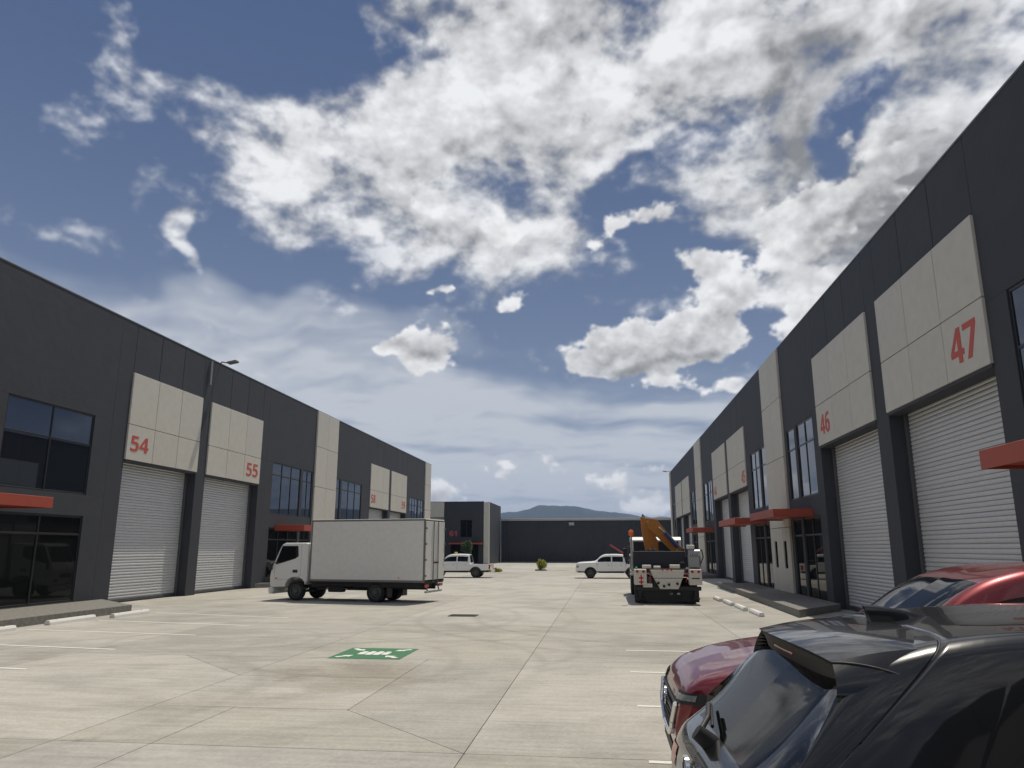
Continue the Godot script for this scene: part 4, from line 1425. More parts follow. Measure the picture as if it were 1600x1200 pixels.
# a patch of surface bent round the nose or tail: y0..y1 by z0..z1, x from face(y, z)
func face_patch(t: Node3D, called: String, z0: float, z1: float, y0: Callable, y1: Callable, face: Callable, m: Material, outward: float, cols := 18, lines := 6) -> MeshInstance3D:
	var rows := []
	for i in lines + 1:
		var line := PackedVector3Array()
		for j in cols + 1:
			var z := lerpf(z0, z1, float(j) / cols)
			var y: float = lerpf(y0.call(z), y1.call(z), float(i) / lines)
			line.append(Vector3(face.call(y, z), y, z))
		rows.append(line)
	return part(t, called, Shape.new().sheet(rows, func(q): return q - Vector3(outward, 0, 0)), m)

func mirror(t: Node3D, at: Vector3, side: float, paint: Material) -> void:
	var m := holder(t, "door_mirror", at)
	part(m, "mirror_shell", Shape.new().box(Vector3(0.02, 0.0, side * 0.1), Vector3(0.13, 0.15, 0.22), 0.045, Basis(Vector3.UP, side * -0.25)), paint)
	part(m, "mirror_foot", Shape.new().box(Vector3(0.03, -0.05, side * -0.01), Vector3(0.07, 0.05, 0.12), 0.02), M.black_plastic)

func black_hatchback() -> void:
	var t := thing("black_hatchback", "glossy black hatchback with roof spoiler and fin antenna, tail towards the yard", "car", Vector3(2.53, 0, -3.88), deg_to_rad(2.0))
	var paint := lacquer("black_lacquer", lin(0.0055, 0.0058, 0.0066), 0.0, 0.25)
	var p := {
		x0 = -2.2, x1 = 2.2, pan = 0.2, track = 0.78, tyre = 0.215, step = 0.04,
		top = [Vector2(-2.2, 0.56), Vector2(-2.19, 0.70), Vector2(-2.16, 0.83), Vector2(-2.1, 0.9), Vector2(-2.04, 0.935), Vector2(-1.6, 1.33), Vector2(-1.5, 1.385), Vector2(-1.36, 1.43), Vector2(-1.22, 1.46), Vector2(-1.0, 1.49), Vector2(-0.5, 1.525), Vector2(0.0, 1.535), Vector2(0.3, 1.505), Vector2(0.62, 1.43), Vector2(1.32, 1.03), Vector2(1.5, 1.0), Vector2(1.85, 0.92), Vector2(2.08, 0.81), Vector2(2.18, 0.66), Vector2(2.2, 0.52)],
		belt = [Vector2(-2.2, 0.46), Vector2(-2.1, 0.82), Vector2(-1.9, 0.92), Vector2(-1.6, 0.98), Vector2(-1.0, 0.97), Vector2(0.0, 0.95), Vector2(1.0, 0.93), Vector2(1.4, 0.92), Vector2(1.9, 0.8), Vector2(2.2, 0.46)],
		half = [Vector2(-2.2, 0.56), Vector2(-2.17, 0.68), Vector2(-2.08, 0.77), Vector2(-1.9, 0.83), Vector2(-1.6, 0.88), Vector2(-1.0, 0.897), Vector2(1.2, 0.897), Vector2(1.8, 0.85), Vector2(2.05, 0.74), Vector2(2.2, 0.5)],
		rail = [Vector2(-2.1, 0.66), Vector2(-1.6, 0.64), Vector2(-1.0, 0.66), Vector2(0.0, 0.68), Vector2(0.6, 0.66), Vector2(1.3, 0.72)],
		sill = [Vector2(-2.2, 0.38), Vector2(-1.9, 0.27), Vector2(-1.2, 0.2), Vector2(1.2, 0.2), Vector2(1.9, 0.22), Vector2(2.2, 0.3)],
		wheels = [[-1.33, 0.33], [1.33, 0.33]], windshield = [0.64, 1.3], back = [-2.03, -1.62], back_wide = 0.35, sides = [[-0.88, -0.12], [-0.04, 0.98]],
		grooves = [[-1.22, 4.2, 7.0], [-0.08, 0.4, 4.0], [0.95, 0.4, 4.0]], lip = 0.024,
		skew = func(x): return curve([Vector2(-2.1, 0.0), Vector2(-1.95, 0.1), Vector2(-1.6, 0.95), Vector2(-1.22, 1.25), Vector2(-0.9, 0.6), Vector2(-0.4, 0.0)], x),
		marks = [-2.03, -1.62, -1.12, 0.64, 1.3],
	}
	car_shell(t, p, paint)
	# roof spoiler carried back over the rear window, its ends running into the pillars
	var top_rows := []
	var low_rows := []
	for i in 11:
		var u := i / 10.0
		var a := PackedVector3Array()
		var b := PackedVector3Array()
		for j in 33:
			var s := j / 16.0 - 1.0
			var bow := 0.10 * s * s
			var z := s * lerpf(0.60, 0.585, u)
			var drop := 0.036 * s * s + 0.012 * pow(absf(s), 6.0)
			a.append(Vector3(lerpf(-1.235, -1.77, u) + bow * u, lerpf(1.463, 1.425, u) - drop - 0.012 * sin(u * PI) * -1.0 - 0.02 * u * u, z))
			b.append(Vector3(lerpf(-1.655, -1.75, u) + bow * (0.4 + 0.6 * u), lerpf(1.27, 1.385, u) - drop * lerpf(1.6, 1.05, u), z * 0.985))
		top_rows.append(a)
		low_rows.append(b)
	var sp := holder(t, "spoiler")
	part(sp, "spoiler_blade", Shape.new().sheet(top_rows, func(q): return q - Vector3.UP), paint)
	part(sp, "spoiler_underside", Shape.new().sheet(low_rows, func(q): return q + Vector3(0.5, 0.3, 0)), M.black_plastic)
	part(sp, "spoiler_edge", Shape.new().sheet([top_rows[10], low_rows[10]], func(q): return q + Vector3(0.3, 0, 0)), M.black_plastic)
	for j in [0, 32]:
		var cheek := []
		var sgn := -1.0 if j == 0 else 1.0
		for k in 7:
			var w := k / 6.0
			var line := PackedVector3Array()
			for i in 11:
				var u := i / 10.0
				var e: Vector3 = top_rows[i][j]
				var f := Vector3(lerpf(-1.36, -1.70, u), lerpf(1.20, 1.22, u), sgn * lerpf(0.70, 0.655, u))
				var q := e.lerp(f, w)
				q.z += sgn * 0.045 * sin(w * PI * 0.8)
				line.append(q)
			cheek.append(line)
		part(sp, "spoiler_cheek", Shape.new().sheet(cheek, func(q): return Vector3(q.x, q.y - 0.3, 0)), paint)
		var back := Shape.new()
		for k in 6:
			back.flat4(cheek[k][10], cheek[k + 1][10], low_rows[mini(10, 10 - k)][j], low_rows[mini(10, 10 - k)][j], Vector3(-1.2, 1.2, 0))
		part(sp, "spoiler_return", back, M.black_plastic)
		# dark weather strip laid slantwise over the cheek, forwards and down to the window
		var strip := []
		for i in range(3, 11):
			var w := (10 - i) / 10.0 * 4.2
			var k := int(w)
			var q: Vector3 = cheek[k][i].lerp(cheek[k + 1][i], w - k)
			strip.append(q + Vector3(0, 0.001, sgn * 0.001))
		part(sp, "weather_strip", Shape.new().tube(strip, 0.004, 6), M.black_plastic)
	part(sp, "stop_lamp", Shape.new().box(Vector3(-1.70, 1.335, 0), Vector3(0.02, 0.016, 0.32), 0.004), M.red_lamp)
	# fin antenna
	var fin := []
	for i in 8:
		var u := i / 7.0
		var line := PackedVector3Array()
		for j in 9:
			var s := j / 4.0 - 1.0
			var h := 0.10 * pow(1.0 - u, 0.85)
			var w := lerpf(0.036, 0.02, u)
			line.append(Vector3(lerpf(-1.30, -1.02, u) - (0.03 * (1.0 - absf(s)) if i == 0 else 0.0), 1.44 + (u * 0.042) + h * (1.0 - pow(absf(s), 1.5)), s * w))
		fin.append(line)
	var fs := Shape.new().sheet(fin, func(q): return Vector3(q.x + 0.02, 1.4, 0))
	for j in 8:
		fs.flat3(fin[0][j], fin[0][j + 1], Vector3(-1.30, 1.44, 0), Vector3(-1.16, 1.46, 0))
	part(t, "fin_antenna", fs, lacquer("fin_black", lin(0.006, 0.006, 0.007), 0.0, 0.35))
	# rear wiper
	var wp := holder(t, "rear_wiper")
	part(wp, "wiper_hub", Shape.new().cyl(Vector3(-2.06, 0.91, 0.0), Vector3(-2.13, 0.965, 0.0), 0.045, 0.035, 14), M.black_plastic)
	part(wp, "wiper_arm", Shape.new().tube([Vector3(-2.115, 0.96, 0.0), Vector3(-2.05, 1.0, -0.14), Vector3(-2.01, 1.015, -0.36)], 0.014, 8), M.black_plastic)
	part(wp, "wiper_blade", Shape.new().tube([Vector3(-2.045, 0.975, -0.06), Vector3(-1.985, 1.0, -0.44)], 0.009, 6), M.black_plastic)
	# tailgate badge, lamps, plate
	var tail := func(y: float, z: float) -> float: return skin_x(t, y, z, false)
	var badge := holder(t, "badge")
	part(badge, "badge_ring", Shape.new().lathe([Vector2(0.062, -0.01), Vector2(0.074, -0.01), Vector2(0.074, 0.006), Vector2(0.062, 0.006), Vector2(0.062, -0.01)], Transform3D(Basis(Vector3(0, 0, 1), Vector3(-1, 0, 0), Vector3(0, -1, 0)), Vector3(-2.185, 0.79, 0)), 24), M.chrome)
	part(badge, "badge_wing", Shape.new().tube([Vector3(-2.194, 0.815, -0.055), Vector3(-2.198, 0.785, -0.025), Vector3(-2.198, 0.77, 0.0), Vector3(-2.198, 0.785, 0.025), Vector3(-2.194, 0.815, 0.055)], 0.008, 6), M.chrome)
	for s in [-1.0, 1.0]:
		var lamp := holder(t, "tail_lamp")
		face_patch(lamp, "lamp_lens", s * 0.42, s * 0.72, func(z): return 0.70, func(z): return 0.80 - 0.05 * (absf(z) - 0.42), func(y, z): return tail.call(y, z) - 0.008, M.red_lamp, -1.0, 14, 6)
		mirror(t, Vector3(0.85, 1.0, s * 0.9), s, paint)
	part(t, "number_plate", Shape.new().box(Vector3(-2.205, 0.55, 0), Vector3(0.012, 0.15, 0.32), 0.004), plain("plate_white", lin(0.6, 0.6, 0.58), 0.5))
	part(t, "rear_bumper_trim", Shape.new().box(Vector3(-2.17, 0.36, 0), Vector3(0.08, 0.16, 1.16), 0.03), M.black_plastic)

func red_suv() -> void:
	var t := thing("red_suv", "dark red sport utility car with open yawning grille facing the yard", "car", Vector3(2.74, 0, -6.3), PI)
	t.set_meta("label", "dark red sport utility car parked beside the black hatchback, grille towards the yard")
	var paint := lacquer("red_lacquer", lin(0.16, 0.007, 0.012), 0.45, 0.32)
	var p := {
		x0 = -2.27, x1 = 2.275, pan = 0.24, track = 0.8, tyre = 0.235, step = 0.04,
		top = [Vector2(-2.27, 0.62), Vector2(-2.25, 0.85), Vector2(-2.17, 1.03), Vector2(-2.08, 1.1), Vector2(-1.68, 1.5), Vector2(-1.5, 1.59), Vector2(-1.0, 1.66), Vector2(-0.5, 1.695), Vector2(-0.2, 1.675), Vector2(0.0, 1.63), Vector2(0.14, 1.58), Vector2(0.84, 1.17), Vector2(1.0, 1.125), Vector2(1.6, 1.05), Vector2(2.06, 0.94), Vector2(2.18, 0.87), Vector2(2.25, 0.76), Vector2(2.275, 0.6)],
		belt = [Vector2(-2.27, 0.55), Vector2(-2.12, 1.0), Vector2(-1.5, 1.1), Vector2(-0.5, 1.07), Vector2(0.6, 1.05), Vector2(1.3, 1.0), Vector2(1.8, 0.92), Vector2(2.1, 0.80), Vector2(2.275, 0.5)],
		half = [Vector2(-2.27, 0.6), Vector2(-2.2, 0.76), Vector2(-2.0, 0.86), Vector2(-1.5, 0.91), Vector2(-1.0, 0.92), Vector2(1.2, 0.92), Vector2(1.7, 0.89), Vector2(2.0, 0.82), Vector2(2.17, 0.72), Vector2(2.275, 0.52)],
		rail = [Vector2(-2.1, 0.7), Vector2(-1.5, 0.64), Vector2(-0.5, 0.66), Vector2(0.2, 0.65), Vector2(0.9, 0.74)],
		sill = [Vector2(-2.27, 0.42), Vector2(-1.9, 0.3), Vector2(-1.2, 0.24), Vector2(1.2, 0.24), Vector2(1.9, 0.25), Vector2(2.275, 0.3)],
		wheels = [[-1.35, 0.36], [1.35, 0.36]], windshield = [0.15, 0.83], back = [-2.02, -1.68], sides = [[-1.7, -1.2], [-1.14, -0.34], [-0.26, 0.6]],
		grooves = [[-0.3, 0.4, 4.0], [-1.17, 0.4, 4.0], [0.72, 0.4, 4.0], [0.95, 4.6, 7.0]], lip = 0.03,
		marks = [0.15, 0.83, -2.02, -1.68],
	}
	car_shell(t, p, paint)
	var nose := func(y: float, z: float) -> float: return skin_x(t, y, z, true) + 0.002
	# grille with its bright lower frame
	var g := holder(t, "grille")
	var low := func(z): return 0.47 + 0.34 * maxf(0.0, absf(z) - 0.2)
	var high := func(z): return 0.76 - 0.02 * absf(z)
	face_patch(g, "grille_mesh", -0.5, 0.5, low, high, func(y, z): return nose.call(y, z) + 0.004, M.black_plastic, 1.0, 30, 8)
	for k in 5:
		var y := 0.51 + k * 0.05
		var reach := minf(0.5, 0.18 + (y - 0.47) / 0.34)
		var bar := []
		for j in 15:
			var z := lerpf(-reach, reach, j / 14.0)
			bar.append(Vector3(nose.call(y, z) + 0.012, y, z))
		part(g, "grille_bar", Shape.new().tube(bar, 0.009, 6), M.black_plastic)
	var wing := []
	for j in 29:
		var z := lerpf(-0.56, 0.56, j / 28.0)
		var y: float = minf(0.455 + 0.36 * maxf(0.0, absf(z) - 0.2) + 1.6 * maxf(0.0, absf(z) - 0.46), 0.72)
		wing.append(Vector3(nose.call(y, z) + 0.015, y, z))
	part(g, "grille_wing", Shape.new().tube(wing, 0.021, 8), M.chrome)
	for s in [-1.0, 1.0]:
		var lamp := holder(t, "headlight")
		face_patch(lamp, "headlight_housing", s * 0.46, s * 0.78, func(z): return 0.70 + 0.05 * absf(z), func(z): return 0.79 + 0.03 * absf(z), func(y, z): return nose.call(y, z) + 0.008, M.black_plastic, 1.0, 18, 8)
		face_patch(lamp, "headlight_lens", s * 0.5, s * 0.72, func(z): return 0.725 + 0.05 * absf(z), func(z): return 0.77 + 0.04 * absf(z), func(y, z): return nose.call(y, z) + 0.014, M.lamp_clear, 1.0, 12, 5)
		face_patch(t, "fog_lamp_trim", s * 0.5, s * 0.68, func(z): return 0.40, func(z): return 0.46, func(y, z): return nose.call(y, z) + 0.006, M.black_plastic, 1.0, 8, 3)
		mirror(t, Vector3(0.55, 1.12, s * 0.92), s, paint)
	face_patch(t, "lower_intake", -0.55, 0.55, func(z): return 0.30, func(z): return 0.385, func(y, z): return nose.call(y, z) + 0.004, M.black_plastic, 1.0, 20, 3)
	part(t, "nose_badge", Shape.new().lathe([Vector2(0.055, -0.006), Vector2(0.068, -0.006), Vector2(0.068, 0.008), Vector2(0.055, 0.008), Vector2(0.055, -0.006)], Transform3D(Basis(Vector3(0, 0, 1), Vector3(1, 0, 0), Vector3(0, 1, 0)), Vector3(nose.call(0.68, 0.0) + 0.03, 0.68, 0)), 24), M.chrome)
	# wiper arms at the foot of the windshield
	for z in [-0.3, 0.25]:
		part(t, "wiper", Shape.new().tube([Vector3(0.87, 1.175, z), Vector3(0.8, 1.22, z - 0.28), Vector3(0.75, 1.25, z - 0.5)], 0.008, 6), M.black_plastic)

func pickup(at: Vector3, label: String, boom: bool, beacon: bool) -> void:
	var t := thing("pickup_truck", label, "pickup truck", at, PI, "white double cab pickups")
	t.scale = Vector3.ONE * 0.8
	var paint: Material = M.white_body
	var p := {
		x0 = -2.62, x1 = 2.66, pan = 0.42, track = 0.75, tyre = 0.25, steel = true, step = 0.09,
		top = [Vector2(-2.62, 1.04), Vector2(-1.12, 1.06), Vector2(-1.1, 1.1), Vector2(-1.0, 1.72), Vector2(-0.85, 1.78), Vector2(-0.2, 1.81), Vector2(0.35, 1.79), Vector2(0.62, 1.73), Vector2(1.16, 1.33), Vector2(1.28, 1.28), Vector2(2.25, 1.21), Vector2(2.54, 1.15), Vector2(2.63, 1.02), Vector2(2.66, 0.74)],
		belt = [Vector2(-2.62, 1.01), Vector2(-1.1, 1.03), Vector2(-0.9, 1.12), Vector2(0.6, 1.14), Vector2(1.3, 1.17), Vector2(2.25, 1.12), Vector2(2.55, 1.02), Vector2(2.66, 0.64)],
		half = [Vector2(-2.62, 0.86), Vector2(-2.4, 0.9), Vector2(1.6, 0.9), Vector2(2.2, 0.87), Vector2(2.5, 0.76), Vector2(2.66, 0.56)],
		rail = [Vector2(-1.1, 0.72), Vector2(0.5, 0.68), Vector2(1.2, 0.74)],
		sill = [Vector2(-2.62, 0.66), Vector2(-2.3, 0.56), Vector2(2.0, 0.52), Vector2(2.66, 0.55)],
		wheels = [[-1.52, 0.38], [1.55, 0.38]], windshield = [0.63, 1.15], back = [-1.09, -1.01], sides = [[-0.88, -0.12], [-0.02, 0.95]],
		grooves = [[-0.07, 0.5, 4.0], [-1.1, 0.5, 4.0], [1.05, 0.5, 4.0]], lip = 0.04, open = [-2.56, -1.16],
	}
	car_shell(t, p, paint)
	part(t, "bed_floor", Shape.new().span(Vector3(-2.56, 0.72, -0.78), Vector3(-1.12, 0.75, 0.78)), M.black_plastic)
	part(t, "tailgate", Shape.new().span(Vector3(-2.655, 0.62, -0.76), Vector3(-2.61, 1.06, 0.76), 0.015), paint)
	part(t, "rear_bumper", Shape.new().box(Vector3(-2.72, 0.52, 0), Vector3(0.16, 0.18, 1.6), 0.04), M.chrome)
	for s in [-1.0, 1.0]:
		part(t, "tail_lamp", Shape.new().span(Vector3(-2.665, 0.68, s * 0.78), Vector3(-2.52, 1.0, s * 0.875), 0.015), M.red_lamp)
		part(t, "headlight", Shape.new().box(Vector3(2.48, 0.86, s * 0.68), Vector3(0.26, 0.15, 0.26), 0.05, Basis(Vector3.UP, s * 0.6)), M.lamp_clear)
		part(t, "side_step", Shape.new().span(Vector3(-0.95, 0.4, s * 0.84), Vector3(0.95, 0.46, s * 0.96), 0.02), M.black_plastic)
		mirror(t, Vector3(1.0, 1.15, s * 0.9), s, paint)
		for x in [-0.75, 0.2]:
			part(t, "door_handle", Shape.new().box(Vector3(x, 0.98, s * 0.905), Vector3(0.17, 0.035, 0.03), 0.01), M.chrome)
	part(t, "grille", Shape.new().box(Vector3(2.62, 0.74, 0), Vector3(0.1, 0.26, 0.9), 0.04), M.black_plastic)
	part(t, "front_bumper", Shape.new().box(Vector3(2.58, 0.53, 0), Vector3(0.2, 0.2, 1.4), 0.05), paint)
	if boom:
		part(t, "red_boom", Shape.new().tube([Vector3(-1.0, 1.83, -0.3), Vector3(0.05, 2.5, -0.3)], 0.055, 10), plain("red_boom_paint", lin(0.35, 0.03, 0.03), 0.5), "slim red boom rising forward over the cab roof")
		part(t, "bed_rack", Shape.new().span(Vector3(-1.25, 1.04, -0.7), Vector3(-1.17, 1.75, -0.62)).span(Vector3(-1.25, 1.04, 0.62), Vector3(-1.17, 1.75, 0.7)).span(Vector3(-1.25, 1.7, -0.62), Vector3(-1.17, 1.77, 0.62)).span(Vector3(-1.9, 1.0, -0.6), Vector3(-1.3, 1.35, 0.6), 0.03), M.black_plastic)
	if beacon:
		part(t, "roof_beacon", Shape.new().box(Vector3(0.2, 1.87, 0), Vector3(0.22, 0.13, 0.34), 0.04), plain("yellow_beacon", lin(0.65, 0.42, 0.04), 0.3))

func box_truck() -> void:
	var a := deg_to_rad(10.0)
	var dir := Vector3(-cos(a), 0, -sin(a))
	var away := Vector3(sin(a), 0, -cos(a))
	var w := 1.74
	var rear_wheel := Vector3(-7.67, 0, -25.2)
	var t := thing("box_truck", "white box truck parked across the yard before the warehouse shutters", "truck", rear_wheel + dir * 0.1 + away * w / 2, PI - a)
	var white: Material = worn("white_panel", lin(0.75, 0.745, 0.715), 0.45, noise_picture("mottle", 0.012, 5, 0.955, 1.0), 1.4, 0.04, 0.0, false)
	var trim := plain("alloy_trim", lin(0.20, 0.20, 0.195), 0.45, 0.5)
	# in its own frame: x forwards, the rear axle at x = 0, z to its right
	var h := w / 2
	var x0 := -1.82
	var x1 := 2.52
	var y0 := 0.69
	var y1 := 2.76
	var cargo := holder(t, "cargo_box")
	for s in [-1.0, 1.0]:
		part(cargo, "side_panel", Shape.new().span(Vector3(x0 + 0.05, y0 + 0.05, s * (h - 0.03)), Vector3(x1 - 0.05, y1 - 0.06, s * h), 0.003), white)
		part(cargo, "bottom_rail", Shape.new().span(Vector3(x0, y0 - 0.02, s * (h - 0.06)), Vector3(x1, y0 + 0.05, s * (h + 0.008)), 0.006), trim)
		part(cargo, "top_rail", Shape.new().span(Vector3(x0, y1 - 0.06, s * (h - 0.06)), Vector3(x1, y1, s * (h + 0.008)), 0.01), trim)
		part(cargo, "corner_post", Shape.new().span(Vector3(x0, y0 + 0.05, s * (h - 0.05)), Vector3(x0 + 0.05, y1 - 0.06, s * (h + 0.006)), 0.008), trim)
		part(cargo, "corner_post", Shape.new().span(Vector3(x1 - 0.05, y0 + 0.05, s * (h - 0.05)), Vector3(x1, y1 - 0.06, s * (h + 0.006)), 0.008), trim)
		part(cargo, "marker_lamp", Shape.new().box(Vector3(-0.9, y0 + 0.12, s * (h + 0.008)), Vector3(0.03, 0.06, 0.016), 0.004), M.amber)
	part(cargo, "front_wall", Shape.new().span(Vector3(x1 - 0.03, y0 + 0.05, -h + 0.05), Vector3(x1, y1 - 0.06, h - 0.05)), white)
	part(cargo, "roof", Shape.new().span(Vector3(x0, y1 - 0.03, -h + 0.06), Vector3(x1, y1 + 0.012, h - 0.06), 0.01), white)
	part(cargo, "floor", Shape.new().span(Vector3(x0, y0 - 0.06, -h + 0.06), Vector3(x1, y0 + 0.02, h - 0.06)), M.chassis)
	for s in [-1.0, 1.0]:
		var door := holder(cargo, "rear_door")
		part(door, "door_leaf", Shape.new().span(Vector3(x0 - 0.022, y0 + 0.06, s * 0.012), Vector3(x0 + 0.01, y1 - 0.07, s * (h - 0.055)), 0.006), white)
		part(door, "lock_rod", Shape.new().tube([Vector3(x0 - 0.045, y0 - 0.02, s * 0.2), Vector3(x0 - 0.045, y1 - 0.04, s * 0.2)], 0.016, 8), trim)
		part(door, "lock_handle", Shape.new().box(Vector3(x0 - 0.055, y0 + 0.62, s * 0.11), Vector3(0.02, 0.05, 0.24), 0.006), M.chassis)
		for k in 4:
			part(door, "hinge", Shape.new().box(Vector3(x0 - 0.03, y0 + 0.2 + k * 0.52, s * (h - 0.05)), Vector3(0.03, 0.06, 0.12), 0.006), trim)
	# chassis and running gear
	var ch := Shape.new()
	for s in [-1.0, 1.0]:
		ch.span(Vector3(x0 + 0.1, 0.42, s * 0.3), Vector3(3.9, 0.62, s * 0.38), 0.006)
	for x in [-1.5, -0.6, 0.5, 1.4, 2.3]:
		ch.span(Vector3(x, 0.44, -0.3), Vector3(x + 0.08, 0.6, 0.3))
	ch.cyl(Vector3(0, 0.3, -0.7), Vector3(0, 0.3, 0.7), 0.06, 0.06, 10).cyl(Vector3(3.1, 0.3, -0.7), Vector3(3.1, 0.3, 0.7), 0.05, 0.05, 10)
	ch.cyl(Vector3(0, 0.31, -0.12), Vector3(0, 0.31, 0.12), 0.15, 0.15, 14)
	part(t, "chassis", ch, M.chassis)
	part(t, "sub_frame", Shape.new().span(Vector3(x0 + 0.2, 0.5, -h + 0.1), Vector3(x1 - 0.05, 0.625, h - 0.1)), M.chassis)
	part(t, "fuel_tank", Shape.new().box(Vector3(1.35, 0.47, 0.62), Vector3(0.9, 0.32, 0.36), 0.06), M.chassis)
	part(t, "battery_box", Shape.new().box(Vector3(1.55, 0.46, -0.62), Vector3(0.55, 0.3, 0.3), 0.03), M.chassis)
	part(t, "side_guard", Shape.new().tube([Vector3(0.6, 0.42, -h + 0.03), Vector3(2.2, 0.42, -h + 0.03)], 0.022).tube([Vector3(0.6, 0.56, -h + 0.03), Vector3(2.2, 0.56, -h + 0.03)], 0.022), M.chassis)
	for s in [-1.0, 1.0]:
		wheel(t, Vector3(0, 0.33, s * 0.70), 0.33, 0.17, s, true)
		wheel(t, Vector3(0, 0.33, s * 0.50), 0.33, 0.17, s, true)
		wheel(t, Vector3(3.1, 0.33, s * 0.68), 0.33, 0.19, s, true)
		part(t, "mud_flap", Shape.new().span(Vector3(-0.46, 0.16, s * 0.42), Vector3(-0.44, 0.62, s * 0.8)), M.black_plastic)
		part(t, "tail_lamp", Shape.new().box(Vector3(x0 + 0.02, 0.56, s * 0.62), Vector3(0.05, 0.1, 0.3), 0.01), M.red_lamp)
	part(t, "rear_bumper", Shape.new().tube([Vector3(x0 + 0.02, 0.36, -0.7), Vector3(x0 + 0.02, 0.36, 0.7)], 0.035, 8).tube([Vector3(x0 + 0.1, 0.62, -0.5), Vector3(x0 + 0.02, 0.36, -0.5)], 0.025).tube([Vector3(x0 + 0.1, 0.62, 0.5), Vector3(x0 + 0.02, 0.36, 0.5)], 0.025), M.galv)
	# cab: side outline drawn out across the width, edges eased
	var cab := holder(t, "cab")
	var cx := 2.62
	var ch0 := 0.55
	var hw := 0.83
	var outline := [Vector2(cx, 1.95), Vector2(cx, ch0 + 0.14), Vector2(2.70, ch0), Vector2(2.70, 0.62), Vector2(2.8, 0.72), Vector2(2.93, 0.78), Vector2(3.1, 0.8), Vector2(3.27, 0.78), Vector2(3.4, 0.7), Vector2(3.48, 0.58), Vector2(3.5, 0.46), Vector2(4.06, 0.44), Vector2(4.12, 0.5), Vector2(4.14, 0.8), Vector2(4.1, 1.05), Vector2(4.0, 1.28), Vector2(3.74, 1.86), Vector2(3.68, 1.94), Vector2(3.58, 1.975), Vector2(2.72, 1.98)]
	var body := Shape.new()
	# three nested slices: full outline inside, slightly drawn-in outline at the sides
	var mid := PackedVector2Array(outline)
	var c0 := Vector2(3.3, 1.2)
	var side_cut := PackedVector2Array()
	for q in outline:
		side_cut.append(c0 + (q - c0) * 0.972)
	# door window opening through the sides
	var win := PackedVector2Array([Vector2(3.05, 1.86), Vector2(3.02, 1.52), Vector2(3.14, 1.44), Vector2(3.86, 1.24), Vector2(3.92, 1.26), Vector2(3.68, 1.86)])
	for s in [-1.0, 1.0]:
		var ring: Array = Geometry2D.clip_polygons(side_cut, win)
		# the side skin as two polygons joined round the opening
		var skin := [PackedVector2Array([side_cut[19], side_cut[0], side_cut[1], side_cut[2], side_cut[3], side_cut[4], side_cut[5], side_cut[6], side_cut[7], side_cut[8], side_cut[9], side_cut[10], side_cut[11], side_cut[12], side_cut[13], side_cut[14], side_cut[15], win[4], win[3], win[2], win[1], win[0]]), PackedVector2Array([side_cut[15], side_cut[16], side_cut[17], side_cut[18], side_cut[19], win[0], win[5], win[4]])]
		for poly in skin:
			body.prism(poly, Transform3D(Basis.IDENTITY, Vector3(0, 0, s * (hw - 0.03))), s * 0.03)
		# eased edge from the side skin to the full outline
		for i in outline.size():
			var j := (i + 1) % outline.size()
			var z0: float = s * hw
			var z1: float = s * (hw - 0.06)
			body.flat4(Vector3(side_cut[i].x, side_cut[i].y, z0), Vector3(side_cut[j].x, side_cut[j].y, z0), Vector3(outline[j].x, outline[j].y, z1), Vector3(outline[i].x, outline[i].y, z1), Vector3(3.3, 1.2, 0))
	for i in outline.size():
		var j := (i + 1) % outline.size()
		if i == 15:
			continue
		body.flat4(Vector3(outline[i].x, outline[i].y, -hw + 0.06), Vector3(outline[j].x, outline[j].y, -hw + 0.06), Vector3(outline[j].x, outline[j].y, hw - 0.06), Vector3(outline[i].x, outline[i].y, hw - 0.06), Vector3(3.3, 1.2, 0))
	part(cab, "cab_shell", body, M.white_body)
	var ws := Shape.new()
	ws.flat4(Vector3(outline[15].x, outline[15].y, -hw + 0.07), Vector3(outline[16].x, outline[16].y, -hw + 0.07), Vector3(outline[16].x, outline[16].y, hw - 0.07), Vector3(outline[15].x, outline[15].y, hw - 0.07), Vector3(3.3, 1.2, 0))
	part(cab, "windshield", ws, M.cab_glass)
	for s in [-1.0, 1.0]:
		part(cab, "door_window", Shape.new().prism(win, Transform3D(Basis.IDENTITY, Vector3(0, 0, s * (hw - 0.02))), s * 0.004), M.cab_glass)
		var rim := []
		for q in win:
			rim.append(Vector3(q.x, q.y, s * (hw - 0.004)))
		rim.append(rim[0])
		part(cab, "window_seal", Shape.new().tube(rim, 0.013, 6), M.black_plastic)
		part(cab, "door_handle", Shape.new().box(Vector3(3.12, 1.0, s * hw), Vector3(0.2, 0.1, 0.03), 0.012), M.black_plastic)
		part(cab, "mirror_arm", Shape.new().tube([Vector3(3.86, 1.3, s * hw), Vector3(3.98, 1.28, s * (hw + 0.14)), Vector3(3.98, 1.08, s * (hw + 0.16))], 0.013, 6), M.black_plastic)
		part(cab, "mirror", Shape.new().box(Vector3(3.98, 1.16, s * (hw + 0.17)), Vector3(0.06, 0.26, 0.15), 0.025), M.black_plastic)
		part(cab, "headlight", Shape.new().box(Vector3(4.1, 0.62, s * 0.62), Vector3(0.09, 0.14, 0.3), 0.03), M.lamp_clear)
		part(cab, "side_marker", Shape.new().box(Vector3(3.86, 0.76, s * (hw + 0.002)), Vector3(0.07, 0.05, 0.012), 0.004), M.amber)
		part(cab, "step", Shape.new().box(Vector3(2.78, 0.42, s * 0.7), Vector3(0.2, 0.05, 0.2), 0.01), M.black_plastic)
